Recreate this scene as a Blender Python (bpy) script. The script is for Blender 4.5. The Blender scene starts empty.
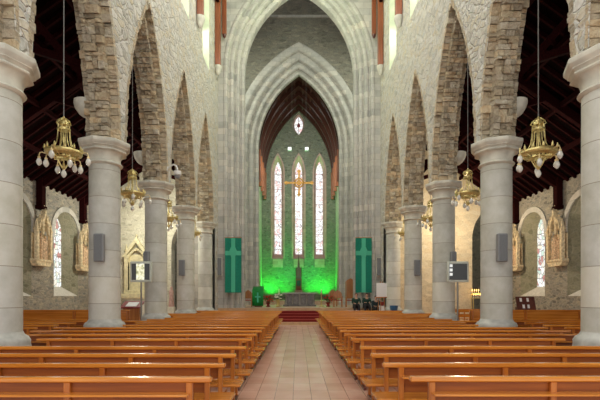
import bpy, math, random
from mathutils import Vector, Matrix
random.seed(7)
PI = math.pi
scene = bpy.context.scene
COL = scene.collection

# ------------------------------------------------------------------ mesh helpers
class MB:
    def __init__(s): s.v = []; s.f = []; s.mi = []; s.cur = 0
    def add(s, vs, fs):
        o = len(s.v); s.v += [tuple(p) for p in vs]
        for f in fs: s.f.append(tuple(i + o for i in f)); s.mi.append(s.cur)
    def quad(s, a, b, c, d): s.add([a, b, c, d], [(0, 1, 2, 3)])
    def box(s, x0, x1, y0, y1, z0, z1, bev=0.0):
        if bev <= 0:
            s.add([(x0,y0,z0),(x1,y0,z0),(x1,y1,z0),(x0,y1,z0),(x0,y0,z1),(x1,y0,z1),(x1,y1,z1),(x0,y1,z1)],
                  [(0,3,2,1),(4,5,6,7),(0,1,5,4),(1,2,6,5),(2,3,7,6),(3,0,4,7)]); return
        b = bev; vs = []; idx = {}
        for ix, (x, sx) in enumerate(((x0, 1), (x1, -1))):
            for iy, (y, sy) in enumerate(((y0, 1), (y1, -1))):
                for iz, (z, sz) in enumerate(((z0, 1), (z1, -1))):
                    for ax in range(3):
                        p = [x + sx*b, y + sy*b, z + sz*b]; p[ax] = (x, y, z)[ax]
                        idx[(ix, iy, iz, ax)] = len(vs); vs.append(tuple(p))
        I = lambda a, b_, c, d: idx[(a, b_, c, d)]
        fs = []
        for k in (0, 1):
            fs += [(I(k,0,0,0), I(k,1,0,0), I(k,1,1,0), I(k,0,1,0)), (I(0,k,0,1), I(1,k,0,1), I(1,k,1,1), I(0,k,1,1)), (I(0,0,k,2), I(1,0,k,2), I(1,1,k,2), I(0,1,k,2))]
        for a in (0, 1):
            for c in (0, 1):
                fs.append((I(a,c,0,0), I(a,c,1,0), I(a,c,1,1), I(a,c,0,1)))
                fs.append((I(a,0,c,0), I(a,1,c,0), I(a,1,c,2), I(a,0,c,2)))
                fs.append((I(0,a,c,1), I(1,a,c,1), I(1,a,c,2), I(0,a,c,2)))
                for e in (0, 1): fs.append((I(a,c,e,0), I(a,c,e,1), I(a,c,e,2)))
        s.add(vs, fs)
    def lathe(s, prof, n=24, c=(0, 0, 0), rot=0.0, cap=True):
        vs = []; fs = []
        for r, z in prof:
            for k in range(n):
                a = rot + 2*PI*k/n
                vs.append((c[0] + r*math.cos(a), c[1] + r*math.sin(a), c[2] + z))
        for i in range(len(prof) - 1):
            for k in range(n):
                fs.append((i*n+k, i*n+(k+1) % n, (i+1)*n+(k+1) % n, (i+1)*n+k))
        if cap:
            fs.append(tuple(range(n-1, -1, -1))); fs.append(tuple((len(prof)-1)*n + k for k in range(n)))
        s.add(vs, fs)
    def tube(s, pts, r, n=8):
        pts = [Vector(p) for p in pts]; vs = []; fs = []
        up0 = Vector((0.13, 0.31, 0.94))
        for i, p in enumerate(pts):
            d = (pts[min(i+1, len(pts)-1)] - pts[max(i-1, 0)]).normalized()
            u = d.cross(up0)
            if u.length < 0.05: u = d.cross(Vector((1, 0, 0)))
            u.normalize(); w = d.cross(u)
            rr = r[i] if isinstance(r, (list, tuple)) else r
            for k in range(n):
                a = 2*PI*k/n; vs.append(p + (u*math.cos(a) + w*math.sin(a))*rr)
        for i in range(len(pts)-1):
            for k in range(n): fs.append((i*n+k, i*n+(k+1) % n, (i+1)*n+(k+1) % n, (i+1)*n+k))
        fs.append(tuple(range(n-1, -1, -1))); fs.append(tuple((len(pts)-1)*n+k for k in range(n)))
        s.add(vs, fs)
    def bar(s, a, b, w, h):
        a = Vector(a); b = Vector(b); d = (b-a).normalized()
        u = d.cross(Vector((0, 0, 1)))
        if u.length < 0.01: u = Vector((1, 0, 0))
        u.normalize(); t = u.cross(d)
        vs = []
        for p in (a, b):
            for i, j in ((-1,-1),(1,-1),(1,1),(-1,1)): vs.append(p + u*(i*w/2) + t*(j*h/2))
        s.add(vs, [(0,3,2,1),(4,5,6,7),(0,1,5,4),(1,2,6,5),(2,3,7,6),(3,0,4,7)])
    def prism(s, poly, fn, d0, d1):
        n = len(poly)
        vs = [fn(p[0], p[1], d0) for p in poly] + [fn(p[0], p[1], d1) for p in poly]
        fs = [tuple(range(n-1, -1, -1)), tuple(range(n, 2*n))] + [(i, (i+1) % n, n+(i+1) % n, n+i) for i in range(n)]
        s.add(vs, fs)
    def build(s, name, mats, parent=None, smooth=False, loc=None):
        me = bpy.data.meshes.new(name)
        me.from_pydata(s.v, [], s.f); me.update()
        if not isinstance(mats, (list, tuple)): mats = [mats]
        for m in mats: me.materials.append(m)
        for p, mi in zip(me.polygons, s.mi): p.material_index = mi; p.use_smooth = smooth
        if smooth:
            try: me.set_sharp_from_angle(angle=math.radians(38))
            except Exception: pass
        o = bpy.data.objects.new(name, me); COL.objects.link(o)
        if parent: o.parent = parent
        if loc: o.location = loc
        return o

def tag(o, label=None, cat=None, group=None, kind=None):
    if label: o['label'] = label
    if cat: o['category'] = cat
    if group: o['group'] = group
    if kind: o['kind'] = kind
    return o
def empty(name, loc, label, cat, group=None, rz=0):
    o = bpy.data.objects.new(name, None); COL.objects.link(o)
    o.location = loc; o.rotation_euler = (0, 0, rz); o.empty_display_size = 0.1
    return tag(o, label, cat, group)
def copy_tree(o, parent=None):
    c = o.copy(); COL.objects.link(c)
    if parent: c.parent = parent
    for ch in list(o.children): copy_tree(ch, c)
    return c
ORD = ['first', 'second', 'third', 'fourth', 'fifth', 'sixth', 'seventh', 'eighth', 'ninth', 'tenth', 'eleventh', 'twelfth', 'thirteenth',
       'fourteenth', 'fifteenth', 'sixteenth', 'seventeenth', 'eighteenth', 'nineteenth', 'twentieth', 'twenty-first', 'twenty-second', 'twenty-third']

# ------------------------------------------------------------------ materials
def new_mat(name):
    m = bpy.data.materials.new(name); m.use_nodes = True
    nt = m.node_tree; b = nt.nodes['Principled BSDF']
    return m, nt, b
def N(nt, t, **kw):
    n = nt.nodes.new(t)
    for k, v in kw.items():
        if k in n.inputs.keys(): n.inputs[k].default_value = v
        else: setattr(n, k, v)
    return n
def simple(name, col, rough=0.5, metal=0.0, noise=0.0, nscale=8.0, emit=None, es=0.0, coat=0.0):
    m, nt, b = new_mat(name)
    b.inputs['Base Color'].default_value = (*col, 1); b.inputs['Roughness'].default_value = rough; b.inputs['Metallic'].default_value = metal
    b.inputs['Coat Weight'].default_value = coat
    if noise > 0:
        tc = N(nt, 'ShaderNodeTexCoord'); nz = N(nt, 'ShaderNodeTexNoise'); nz.inputs['Scale'].default_value = nscale; nz.inputs['Detail'].default_value = 5
        rp = N(nt, 'ShaderNodeValToRGB')
        rp.color_ramp.elements[0].position = 0.3; rp.color_ramp.elements[1].position = 0.7
        rp.color_ramp.elements[0].color = (*[max(0, c*(1-noise)) for c in col], 1); rp.color_ramp.elements[1].color = (*[min(1, c*(1+noise)) for c in col], 1)
        nt.links.new(tc.outputs['Object'], nz.inputs['Vector']); nt.links.new(nz.outputs['Fac'], rp.inputs['Fac']); nt.links.new(rp.outputs['Color'], b.inputs['Base Color'])
    if emit: b.inputs['Emission Color'].default_value = (*emit, 1); b.inputs['Emission Strength'].default_value = es
    return m
def ramp(nt, cols, pos=None):
    r = N(nt, 'ShaderNodeValToRGB'); cr = r.color_ramp
    while len(cr.elements) < len(cols): cr.elements.new(0.5)
    for i, c in enumerate(cols):
        cr.elements[i].position = pos[i] if pos else i/(len(cols)-1)
    for i, c in enumerate(cols): cr.elements[i].color = (*c, 1)
    return r
def rubble(name, cols, mortar, scale=(3.0, 3.0, 6.0), width=0.05, bump=0.6, warp=0.25, rough=0.85):
    """irregular coursed stones: one tone per stone, paler or darker joints, relief"""
    m, nt, b = new_mat(name); L = nt.links.new
    geo = N(nt, 'ShaderNodeNewGeometry'); mp = N(nt, 'ShaderNodeMapping'); mp.inputs['Scale'].default_value = scale
    nz = N(nt, 'ShaderNodeTexNoise'); nz.inputs['Scale'].default_value = 2.0; nz.inputs['Detail'].default_value = 3
    mx = N(nt, 'ShaderNodeVectorMath', operation='MULTIPLY_ADD'); mx.inputs[1].default_value = (warp, warp, warp)
    L(geo.outputs['Position'], nz.inputs['Vector']); L(nz.outputs['Color'], mx.inputs[0]); L(geo.outputs['Position'], mx.inputs[2]); L(mx.outputs[0], mp.inputs['Vector'])
    v1 = N(nt, 'ShaderNodeTexVoronoi'); v1.inputs['Scale'].default_value = 1; v1.inputs['Randomness'].default_value = 0.85
    v2 = N(nt, 'ShaderNodeTexVoronoi', feature='DISTANCE_TO_EDGE'); v2.inputs['Scale'].default_value = 1; v2.inputs['Randomness'].default_value = 0.85
    L(mp.outputs[0], v1.inputs['Vector']); L(mp.outputs[0], v2.inputs['Vector'])
    sep = N(nt, 'ShaderNodeSeparateColor'); L(v1.outputs['Color'], sep.inputs[0])
    rp = ramp(nt, cols); L(sep.outputs[0], rp.inputs['Fac'])
    n2 = N(nt, 'ShaderNodeTexNoise'); n2.inputs['Scale'].default_value = 14; n2.inputs['Detail'].default_value = 6; L(geo.outputs['Position'], n2.inputs['Vector'])
    mul = N(nt, 'ShaderNodeMix', data_type='RGBA', blend_type='OVERLAY'); mul.inputs['Factor'].default_value = 0.5
    L(rp.outputs['Color'], mul.inputs[6]); L(n2.outputs['Fac'], mul.inputs[7])
    ed = N(nt, 'ShaderNodeMapRange'); ed.inputs['From Min'].default_value = width*0.4; ed.inputs['From Max'].default_value = width*1.8
    L(v2.outputs['Distance'], ed.inputs['Value'])
    mm = N(nt, 'ShaderNodeMix', data_type='RGBA'); mm.inputs[6].default_value = (*mortar, 1)
    L(ed.outputs[0], mm.inputs['Factor']); L(mul.outputs[2], mm.inputs[7]); L(mm.outputs[2], b.inputs['Base Color'])
    b.inputs['Roughness'].default_value = rough
    hs = N(nt, 'ShaderNodeMath', operation='MULTIPLY_ADD'); hs.inputs[1].default_value = 0.5
    L(n2.outputs['Fac'], hs.inputs[0]); L(ed.outputs[0], hs.inputs[2])
    hh = N(nt, 'ShaderNodeMath', operation='MULTIPLY_ADD'); hh.inputs[1].default_value = 0.5; L(sep.outputs[1], hh.inputs[0]); L(hs.outputs[0], hh.inputs[2])
    bp = N(nt, 'ShaderNodeBump'); bp.inputs['Strength'].default_value = bump; bp.inputs['Distance'].default_value = 0.05
    L(hh.outputs[0], bp.inputs['Height']); L(bp.outputs[0], b.inputs['Normal'])
    return m
def ashlar(name, cols, mortar, bw=0.7, bh=0.38, mort=0.008, bump=0.25, streak=0.35):
    m, nt, b = new_mat(name); L = nt.links.new
    geo = N(nt, 'ShaderNodeNewGeometry'); sp = N(nt, 'ShaderNodeSeparateXYZ'); L(geo.outputs['Position'], sp.inputs[0])
    ad = N(nt, 'ShaderNodeMath', operation='ADD'); L(sp.outputs[0], ad.inputs[0]); L(sp.outputs[1], ad.inputs[1])
    cb = N(nt, 'ShaderNodeCombineXYZ'); L(ad.outputs[0], cb.inputs[0]); L(sp.outputs[2], cb.inputs[1])
    br = N(nt, 'ShaderNodeTexBrick'); br.inputs['Scale'].default_value = 1; br.inputs['Brick Width'].default_value = bw; br.inputs['Row Height'].default_value = bh
    br.inputs['Mortar Size'].default_value = mort; br.inputs['Mortar Smooth'].default_value = 0.3; br.inputs['Color1'].default_value = (0, 0, 0, 1); br.inputs['Color2'].default_value = (1, 1, 1, 1)
    L(cb.outputs[0], br.inputs['Vector'])
    sc = N(nt, 'ShaderNodeSeparateColor'); L(br.outputs['Color'], sc.inputs[0])
    rp = ramp(nt, cols); L(sc.outputs[0], rp.inputs['Fac'])
    n2 = N(nt, 'ShaderNodeTexNoise'); n2.inputs['Scale'].default_value = 2.2; n2.inputs['Detail'].default_value = 8; n2.inputs['Roughness'].default_value = 0.65; L(geo.outputs['Position'], n2.inputs['Vector'])
    mul = N(nt, 'ShaderNodeMix', data_type='RGBA', blend_type='OVERLAY'); mul.inputs['Factor'].default_value = streak
    L(rp.outputs['Color'], mul.inputs[6]); L(n2.outputs['Fac'], mul.inputs[7])
    mm = N(nt, 'ShaderNodeMix', data_type='RGBA'); mm.inputs[7].default_value = (*mortar, 1)
    L(br.outputs['Fac'], mm.inputs['Factor']); L(mul.outputs[2], mm.inputs[6]); L(mm.outputs[2], b.inputs['Base Color'])
    b.inputs['Roughness'].default_value = 0.75
    bp = N(nt, 'ShaderNodeBump', invert=True); bp.inputs['Strength'].default_value = bump; bp.inputs['Distance'].default_value = 0.02
    L(br.outputs['Fac'], bp.inputs['Height']); L(bp.outputs[0], b.inputs['Normal'])
    return m
def drum_stone(name):
    m, nt, b = new_mat(name); L = nt.links.new
    geo = N(nt, 'ShaderNodeNewGeometry'); sp = N(nt, 'ShaderNodeSeparateXYZ'); L(geo.outputs['Position'], sp.inputs[0])
    dv = N(nt, 'ShaderNodeMath', operation='DIVIDE'); dv.inputs[1].default_value = 0.72; L(sp.outputs[2], dv.inputs[0])
    fl = N(nt, 'ShaderNodeMath', operation='FLOOR'); L(dv.outputs[0], fl.inputs[0])
    fr = N(nt, 'ShaderNodeMath', operation='FRACT'); L(dv.outputs[0], fr.inputs[0])
    oi = N(nt, 'ShaderNodeObjectInfo'); ad = N(nt, 'ShaderNodeMath', operation='MULTIPLY_ADD'); ad.inputs[1].default_value = 37.0; L(oi.outputs['Random'], ad.inputs[0]); L(fl.outputs[0], ad.inputs[2])
    wn = N(nt, 'ShaderNodeTexWhiteNoise', noise_dimensions='1D'); L(ad.outputs[0], wn.inputs['W'])
    rp = ramp(nt, [(0.50, 0.50, 0.44), (0.62, 0.62, 0.54), (0.53, 0.54, 0.50), (0.72, 0.71, 0.62)]); L(wn.outputs['Value'], rp.inputs['Fac'])
    n2 = N(nt, 'ShaderNodeTexNoise'); n2.inputs['Scale'].default_value = 3.0; n2.inputs['Detail'].default_value = 8; n2.inputs['Roughness'].default_value = 0.65; L(geo.outputs['Position'], n2.inputs['Vector'])
    mul = N(nt, 'ShaderNodeMix', data_type='RGBA', blend_type='OVERLAY'); mul.inputs['Factor'].default_value = 0.45
    L(rp.outputs['Color'], mul.inputs[6]); L(n2.outputs['Fac'], mul.inputs[7])
    lt = N(nt, 'ShaderNodeMath', operation='LESS_THAN'); lt.inputs[1].default_value = 0.016; L(fr.outputs[0], lt.inputs[0])
    mm = N(nt, 'ShaderNodeMix', data_type='RGBA'); mm.inputs[7].default_value = (0.28, 0.24, 0.17, 1)
    L(lt.outputs[0], mm.inputs['Factor']); L(mul.outputs[2], mm.inputs[6]); L(mm.outputs[2], b.inputs['Base Color'])
    b.inputs['Roughness'].default_value = 0.6
    return m
def wood(name, c0, c1, rough=0.3, axis=0, coat=0.3, scale=1.0):
    m, nt, b = new_mat(name); L = nt.links.new
    tc = N(nt, 'ShaderNodeNewGeometry'); mp = N(nt, 'ShaderNodeMapping'); s = [22*scale]*3; s[axis] = 0.9*scale; mp.inputs['Scale'].default_value = s
    L(tc.outputs['Position'], mp.inputs['Vector'])
    nz = N(nt, 'ShaderNodeTexNoise'); nz.inputs['Scale'].default_value = 1; nz.inputs['Detail'].default_value = 4; L(mp.outputs[0], nz.inputs['Vector'])
    rp = ramp(nt, [c0, c1], [0.32, 0.68]); L(nz.outputs['Fac'], rp.inputs['Fac'])
    n2 = N(nt, 'ShaderNodeTexNoise'); n2.inputs['Scale'].default_value = 0.7; L(tc.outputs['Position'], n2.inputs['Vector'])
    mul = N(nt, 'ShaderNodeMix', data_type='RGBA', blend_type='OVERLAY'); mul.inputs['Factor'].default_value = 0.35
    L(rp.outputs['Color'], mul.inputs[6]); L(n2.outputs['Fac'], mul.inputs[7]); L(mul.outputs[2], b.inputs['Base Color'])
    b.inputs['Roughness'].default_value = rough; b.inputs['Coat Weight'].default_value = coat; b.inputs['Coat Roughness'].default_value = 0.15
    return m

M = {}
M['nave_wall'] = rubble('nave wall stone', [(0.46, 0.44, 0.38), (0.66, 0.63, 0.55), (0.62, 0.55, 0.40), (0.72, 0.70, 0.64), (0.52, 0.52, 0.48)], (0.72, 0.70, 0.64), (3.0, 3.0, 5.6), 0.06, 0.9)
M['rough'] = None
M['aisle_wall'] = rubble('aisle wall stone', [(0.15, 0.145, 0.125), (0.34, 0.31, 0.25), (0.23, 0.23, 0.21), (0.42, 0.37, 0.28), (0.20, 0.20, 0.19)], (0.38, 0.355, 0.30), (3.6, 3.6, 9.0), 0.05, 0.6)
M['cream_wall'] = rubble('cream coursed stone', [(0.62, 0.52, 0.36), (0.74, 0.64, 0.46), (0.55, 0.47, 0.33), (0.70, 0.62, 0.47)], (0.66, 0.58, 0.43), (1.9, 1.9, 4.0), 0.03, 0.3, 0.05)
M['pale_wall'] = rubble('pale transept stone', [(0.40, 0.38, 0.29), (0.60, 0.57, 0.44), (0.50, 0.48, 0.38), (0.66, 0.63, 0.50)], (0.62, 0.59, 0.47), (2.6, 2.6, 6.0), 0.05, 0.5)
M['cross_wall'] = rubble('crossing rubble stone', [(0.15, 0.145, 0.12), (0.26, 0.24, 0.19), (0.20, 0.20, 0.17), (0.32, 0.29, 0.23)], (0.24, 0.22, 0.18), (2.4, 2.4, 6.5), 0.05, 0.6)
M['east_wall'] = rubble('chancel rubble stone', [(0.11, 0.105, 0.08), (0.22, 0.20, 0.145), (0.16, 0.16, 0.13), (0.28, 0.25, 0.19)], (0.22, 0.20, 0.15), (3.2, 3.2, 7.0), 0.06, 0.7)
M['ashlar'] = ashlar('grey ashlar', [(0.38, 0.375, 0.35), (0.54, 0.52, 0.47), (0.46, 0.455, 0.43), (0.62, 0.585, 0.52)], (0.33, 0.32, 0.29))
M['ashlar_pink'] = ashlar('warm ashlar', [(0.42, 0.24, 0.20), (0.50, 0.30, 0.26), (0.38, 0.22, 0.19)], (0.25, 0.22, 0.2))
M['drum'] = drum_stone('pillar drum stone')
M['cap'] = simple('capital stone', (0.64, 0.63, 0.54), 0.7, noise=0.2, nscale=3)
M['plinth'] = simple('plinth stone', (0.50, 0.50, 0.46), 0.7, noise=0.25, nscale=4)
# rough quarried arch stones, one tone per stone
def rough_stone():
    m, nt, b = new_mat('rough quarried stone'); L = nt.links.new
    g = N(nt, 'ShaderNodeNewGeometry'); rp = ramp(nt, [(0.36, 0.30, 0.21), (0.66, 0.54, 0.36), (0.48, 0.42, 0.31), (0.78, 0.62, 0.40), (0.56, 0.49, 0.37), (0.72, 0.65, 0.50)]); L(g.outputs['Random Per Island'], rp.inputs['Fac'])
    n = N(nt, 'ShaderNodeTexNoise'); n.inputs['Scale'].default_value = 7; n.inputs['Detail'].default_value = 9; n.inputs['Roughness'].default_value = 0.65; L(g.outputs['Position'], n.inputs['Vector'])
    mul = N(nt, 'ShaderNodeMix', data_type='RGBA', blend_type='OVERLAY'); mul.inputs['Factor'].default_value = 0.7
    L(rp.outputs['Color'], mul.inputs[6]); L(n.outputs['Fac'], mul.inputs[7]); L(mul.outputs[2], b.inputs['Base Color'])
    b.inputs['Roughness'].default_value = 0.9
    bp = N(nt, 'ShaderNodeBump'); bp.inputs['Strength'].default_value = 1.0; bp.inputs['Distance'].default_value = 0.16; L(n.outputs['Fac'], bp.inputs['Height']); L(bp.outputs[0], b.inputs['Normal'])
    return m
M['rough'] = rough_stone()
M['pew'] = wood('shade-darkened pew panel wood', (0.22, 0.050, 0.002), (0.34, 0.088, 0.004), 0.5, 0, 0.05)  # back panels: shade below the top rail is put into the wood colour
M['pew_y'] = wood('varnished pew end wood', (0.38, 0.105, 0.010), (0.54, 0.18, 0.024), 0.3, 2, 0.3)
M['rail'] = wood('varnished pew rail wood', (0.50, 0.155, 0.016), (0.70, 0.27, 0.040), 0.22, 0, 0.5)
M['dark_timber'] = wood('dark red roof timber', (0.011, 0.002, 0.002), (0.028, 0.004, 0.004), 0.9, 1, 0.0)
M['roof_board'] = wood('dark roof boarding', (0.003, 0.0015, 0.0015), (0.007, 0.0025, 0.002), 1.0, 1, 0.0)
M['copper_timber'] = wood('reddish brown wall post timber', (0.20, 0.055, 0.02), (0.34, 0.105, 0.042), 0.4, 2, 0.3)
M['chancel_timber'] = wood('dark chancel rib timber', (0.035, 0.010, 0.007), (0.08, 0.022, 0.012), 0.4, 1, 0.2)
M['gold'] = simple('polished brass', (0.72, 0.60, 0.26), 0.3, 0.7, noise=0.25, nscale=30)
M['brass_pale'] = simple('pale gilt', (0.85, 0.68, 0.35), 0.4, 0.5)
M['globe'] = simple('frosted lamp glass', (0.70, 0.69, 0.62), 0.2, 0.0, emit=(1, 0.97, 0.9), es=0.03, coat=0.5)
M['chain'] = simple('grey lamp chain', (0.22, 0.21, 0.20), 0.5, 0.6)
M['station'] = simple('cream carved stone', (0.68, 0.56, 0.36), 0.75, noise=0.35, nscale=9)
M['station_fig'] = simple('painted relief figures', (0.62, 0.44, 0.28), 0.7, noise=0.5, nscale=14)
M['niche'] = simple('pale yellow carved stone', (0.66, 0.60, 0.38), 0.7, noise=0.2, nscale=6)
M['speaker'] = simple('grey loudspeaker plastic', (0.27, 0.28, 0.29), 0.5, 0.1)
M['grille'] = simple('loudspeaker grille', (0.20, 0.21, 0.22), 0.6, 0.3, noise=0.3, nscale=60)
M['white_plastic'] = simple('white plastic', (0.75, 0.75, 0.72), 0.35)
M['frame_white'] = simple('greenish white monitor frame', (0.62, 0.66, 0.58), 0.4)
M['screen_dark'] = simple('dark monitor glass', (0.03, 0.032, 0.035), 0.2)
M['metal_grey'] = simple('grey metal', (0.30, 0.29, 0.27), 0.4, 0.7)
M['ban_dark'] = simple('deep green banner cloth', (0.0, 0.20, 0.13), 0.8, noise=0.12, nscale=8)
M['ban_light'] = simple('light green banner cross', (0.08, 0.50, 0.32), 0.8)
M['carpet'] = simple('dark red carpet', (0.22, 0.012, 0.010), 0.9, noise=0.2, nscale=20)
M['step_stone'] = simple('tan step stone', (0.55, 0.36, 0.20), 0.5, noise=0.15, nscale=5)
M['plat'] = simple('tan sanctuary floor', (0.52, 0.36, 0.24), 0.4, noise=0.12, nscale=3)
M['altar'] = simple('grey altar marble', (0.14, 0.125, 0.12), 0.35, noise=0.5, nscale=6)
M['altar_top'] = simple('pale altar slab', (0.28, 0.26, 0.24), 0.3, noise=0.2, nscale=6)
M['green_cloth'] = simple('bright green altar cloth', (0.0, 0.20, 0.03), 0.8, noise=0.25, nscale=10)
M['flower_red'] = simple('red petals', (0.55, 0.03, 0.02), 0.6, noise=0.4, nscale=30)
M['flower_white'] = simple('white petals', (0.85, 0.82, 0.70), 0.6)
M['leaf'] = simple('leaf green', (0.03, 0.14, 0.02), 0.6, noise=0.4, nscale=20)
M['chairwood'] = wood('orange chair wood', (0.34, 0.12, 0.03), (0.52, 0.22, 0.06), 0.35, 2, 0.3)
M['red_seat'] = simple('red seat cloth', (0.35, 0.03, 0.02), 0.8)
M['skin'] = simple('skin', (0.55, 0.32, 0.22), 0.5)
M['jacket_green'] = simple('dark green jacket', (0.012, 0.05, 0.035), 0.8, noise=0.2)
M['jacket_dark'] = simple('dark teal jacket', (0.015, 0.035, 0.04), 0.8, noise=0.2)
M['trouser'] = simple('dark trousers', (0.02, 0.018, 0.02), 0.8)
M['hair'] = simple('dark brown hair', (0.03, 0.015, 0.01), 0.6)
M['paper'] = simple('white paper', (0.85, 0.86, 0.86), 0.6)
M['blue'] = simple('blue plastic', (0.03, 0.14, 0.32), 0.35)
M['redpot'] = simple('dark red cloth', (0.22, 0.015, 0.015), 0.6)
M['darkwood'] = wood('dark red brown wood', (0.07, 0.012, 0.008), (0.14, 0.03, 0.015), 0.35, 2, 0.3)
M['sill'] = simple('pale window sill stone', (0.62, 0.60, 0.55), 0.7, noise=0.15)
M['reveal'] = rubble('shade-darkened reveal stone', [(0.17, 0.17, 0.11), (0.27, 0.26, 0.18), (0.22, 0.22, 0.15), (0.31, 0.29, 0.21)], (0.28, 0.27, 0.20), (2.4, 2.4, 4.0), 0.05, 0.4)  # olive stone, its colour darkened for the shade inside the openings
M['lime'] = simple('pale greenish limewash', (0.62, 0.68, 0.50), 0.8, noise=0.15, nscale=2)
M['black'] = simple('black metal', (0.015, 0.015, 0.015), 0.5)
M['candle'] = simple('ivory wax', (0.85, 0.78, 0.60), 0.5)
M['flame'] = simple('candle flame', (1, 0.6, 0.15), 0.5, emit=(1.0, 0.50, 0.10), es=9)

def glass_mat(name, cols, es, scale):
    m, nt, b = new_mat(name); L = nt.links.new
    g = N(nt, 'ShaderNodeNewGeometry'); mp = N(nt, 'ShaderNodeMapping'); mp.inputs['Scale'].default_value = scale
    v = N(nt, 'ShaderNodeTexVoronoi'); v.inputs['Scale'].default_value = 1
    L(g.outputs['Position'], mp.inputs['Vector']); L(mp.outputs[0], v.inputs['Vector'])
    s = N(nt, 'ShaderNodeSeparateColor'); L(v.outputs['Color'], s.inputs[0]); rp = ramp(nt, cols); rp.color_ramp.interpolation = 'CONSTANT'; L(s.outputs[0], rp.inputs['Fac'])
    v2 = N(nt, 'ShaderNodeTexVoronoi', feature='DISTANCE_TO_EDGE'); v2.inputs['Scale'].default_value = 1; L(mp.outputs[0], v2.inputs['Vector'])
    ed = N(nt, 'ShaderNodeMapRange'); ed.inputs['From Min'].default_value = 0.02; ed.inputs['From Max'].default_value = 0.06; L(v2.outputs['Distance'], ed.inputs['Value'])
    mm = N(nt, 'ShaderNodeMix', data_type='RGBA'); mm.inputs[6].default_value = (0.12, 0.07, 0.07, 1); L(ed.outputs[0], mm.inputs['Factor']); L(rp.outputs['Color'], mm.inputs[7])
    b.inputs['Base Color'].default_value = (0.05, 0.05, 0.05, 1); b.inputs['Roughness'].default_value = 0.3
    L(mm.outputs[2], b.inputs['Emission Color']); b.inputs['Emission Strength'].default_value = es
    return m
M['lancet_glass'] = glass_mat('daylit east lancet glass', [(1, 0.93, 0.93), (0.9, 0.95, 1), (1, 0.97, 0.94), (1, 1, 0.98), (1, 0.98, 0.94), (0.97, 0.97, 1.0), (0.95, 0.62, 0.60), (0.80, 0.86, 0.95)], 0.95, (6, 6, 3))
M['aisle_glass'] = glass_mat('daylit aisle stained glass', [(0.85, 0.92, 0.92), (0.95, 0.95, 0.9), (0.55, 0.25, 0.22), (0.9, 0.93, 0.95), (1, 1, 0.95), (0.9, 0.85, 0.70), (0.6, 0.75, 0.65), (0.9, 0.95, 0.97)], 0.9, (5, 5, 4))
M['clere_glass'] = glass_mat('daylit clerestory glass', [(1, 1, 0.95), (0.92, 1, 0.92), (1, 1, 1)], 1.6, (5, 5, 5))

for k_ in ('dark_timber', 'roof_board'): M[k_].node_tree.nodes['Principled BSDF'].inputs['Specular IOR Level'].default_value = 0.05
def tile_mat():
    m, nt, b = new_mat('aisle floor tiles'); L = nt.links.new
    geo = N(nt, 'ShaderNodeNewGeometry')
    br = N(nt, 'ShaderNodeTexBrick'); br.offset = 0.0; br.inputs['Scale'].default_value = 1; br.inputs['Brick Width'].default_value = 0.3; br.inputs['Row Height'].default_value = 0.6
    br.inputs['Mortar Size'].default_value = 0.004; br.inputs['Mortar Smooth'].default_value = 0.2; br.inputs['Color1'].default_value = (0, 0, 0, 1); br.inputs['Color2'].default_value = (1, 1, 1, 1)
    mp = N(nt, 'ShaderNodeMapping'); mp.inputs['Location'].default_value = (0.15, 0.1, 0); L(geo.outputs['Position'], mp.inputs['Vector']); L(mp.outputs[0], br.inputs['Vector'])
    sc = N(nt, 'ShaderNodeSeparateColor'); L(br.outputs['Color'], sc.inputs[0])
    rp = ramp(nt, [(0.60, 0.36, 0.26), (0.68, 0.43, 0.33), (0.63, 0.38, 0.28), (0.70, 0.46, 0.36)]); L(sc.outputs[0], rp.inputs['Fac'])
    n2 = N(nt, 'ShaderNodeTexNoise'); n2.inputs['Scale'].default_value = 1.5; n2.inputs['Detail'].default_value = 7; L(geo.outputs['Position'], n2.inputs['Vector'])
    mul = N(nt, 'ShaderNodeMix', data_type='RGBA', blend_type='OVERLAY'); mul.inputs['Factor'].default_value = 0.4; L(rp.outputs['Color'], mul.inputs[6]); L(n2.outputs['Fac'], mul.inputs[7])
    mm = N(nt, 'ShaderNodeMix', data_type='RGBA'); mm.inputs[7].default_value = (0.16, 0.10, 0.09, 1); L(br.outputs['Fac'], mm.inputs['Factor']); L(mul.outputs[2], mm.inputs[6]); L(mm.outputs[2], b.inputs['Base Color'])
    b.inputs['Roughness'].default_value = 0.26
    return m
M['tile'] = tile_mat()

# ------------------------------------------------------------------ arch geometry
def arch_path(hw, z0, zs, rise, n=14):
    """left foot -> apex -> right foot of a two-centred pointed arch"""
    R = (hw*hw + rise*rise)/(2*hw); th = math.acos(max(-1, (R-hw)/R))
    L = [(-hw, z0)] if zs > z0 + 1e-6 else []
    for i in range(n+1):
        a = th*i/n; L.append((R-hw - R*math.cos(a), zs + R*math.sin(a)))
    return L + [(-p[0], p[1]) for p in reversed(L[:-1])]
def panel(mb, fn, a0, a1, z0, z1, ac=None, path=None):
    """rectangle a0..a1 x z0..z1 minus the arched hole (path offsets relative to ac; its foot may sit above z0)"""
    if path is None: mb.quad(fn(a0, z0), fn(a1, z0), fn(a1, z1), fn(a0, z1)); return
    P = [(ac+p[0], p[1]) for p in path]
    l, r = P[0], P[-1]
    mb.quad(fn(a0, z0), fn(l[0], z0), fn(l[0], z1), fn(a0, z1)); mb.quad(fn(r[0], z0), fn(a1, z0), fn(a1, z1), fn(r[0], z1))
    if l[1] > z0 + 1e-6: mb.quad(fn(l[0], z0), fn(r[0], z0), fn(r[0], r[1]), fn(l[0], l[1]))
    for p, q in zip(P[:-1], P[1:]):
        if abs(p[0]-q[0]) > 1e-6: mb.quad(fn(p[0], p[1]), fn(q[0], q[1]), fn(q[0], z1), fn(p[0], z1))
def loft(mb, A, B):
    for i in range(len(A)-1): mb.quad(A[i], A[i+1], B[i+1], B[i])
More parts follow.
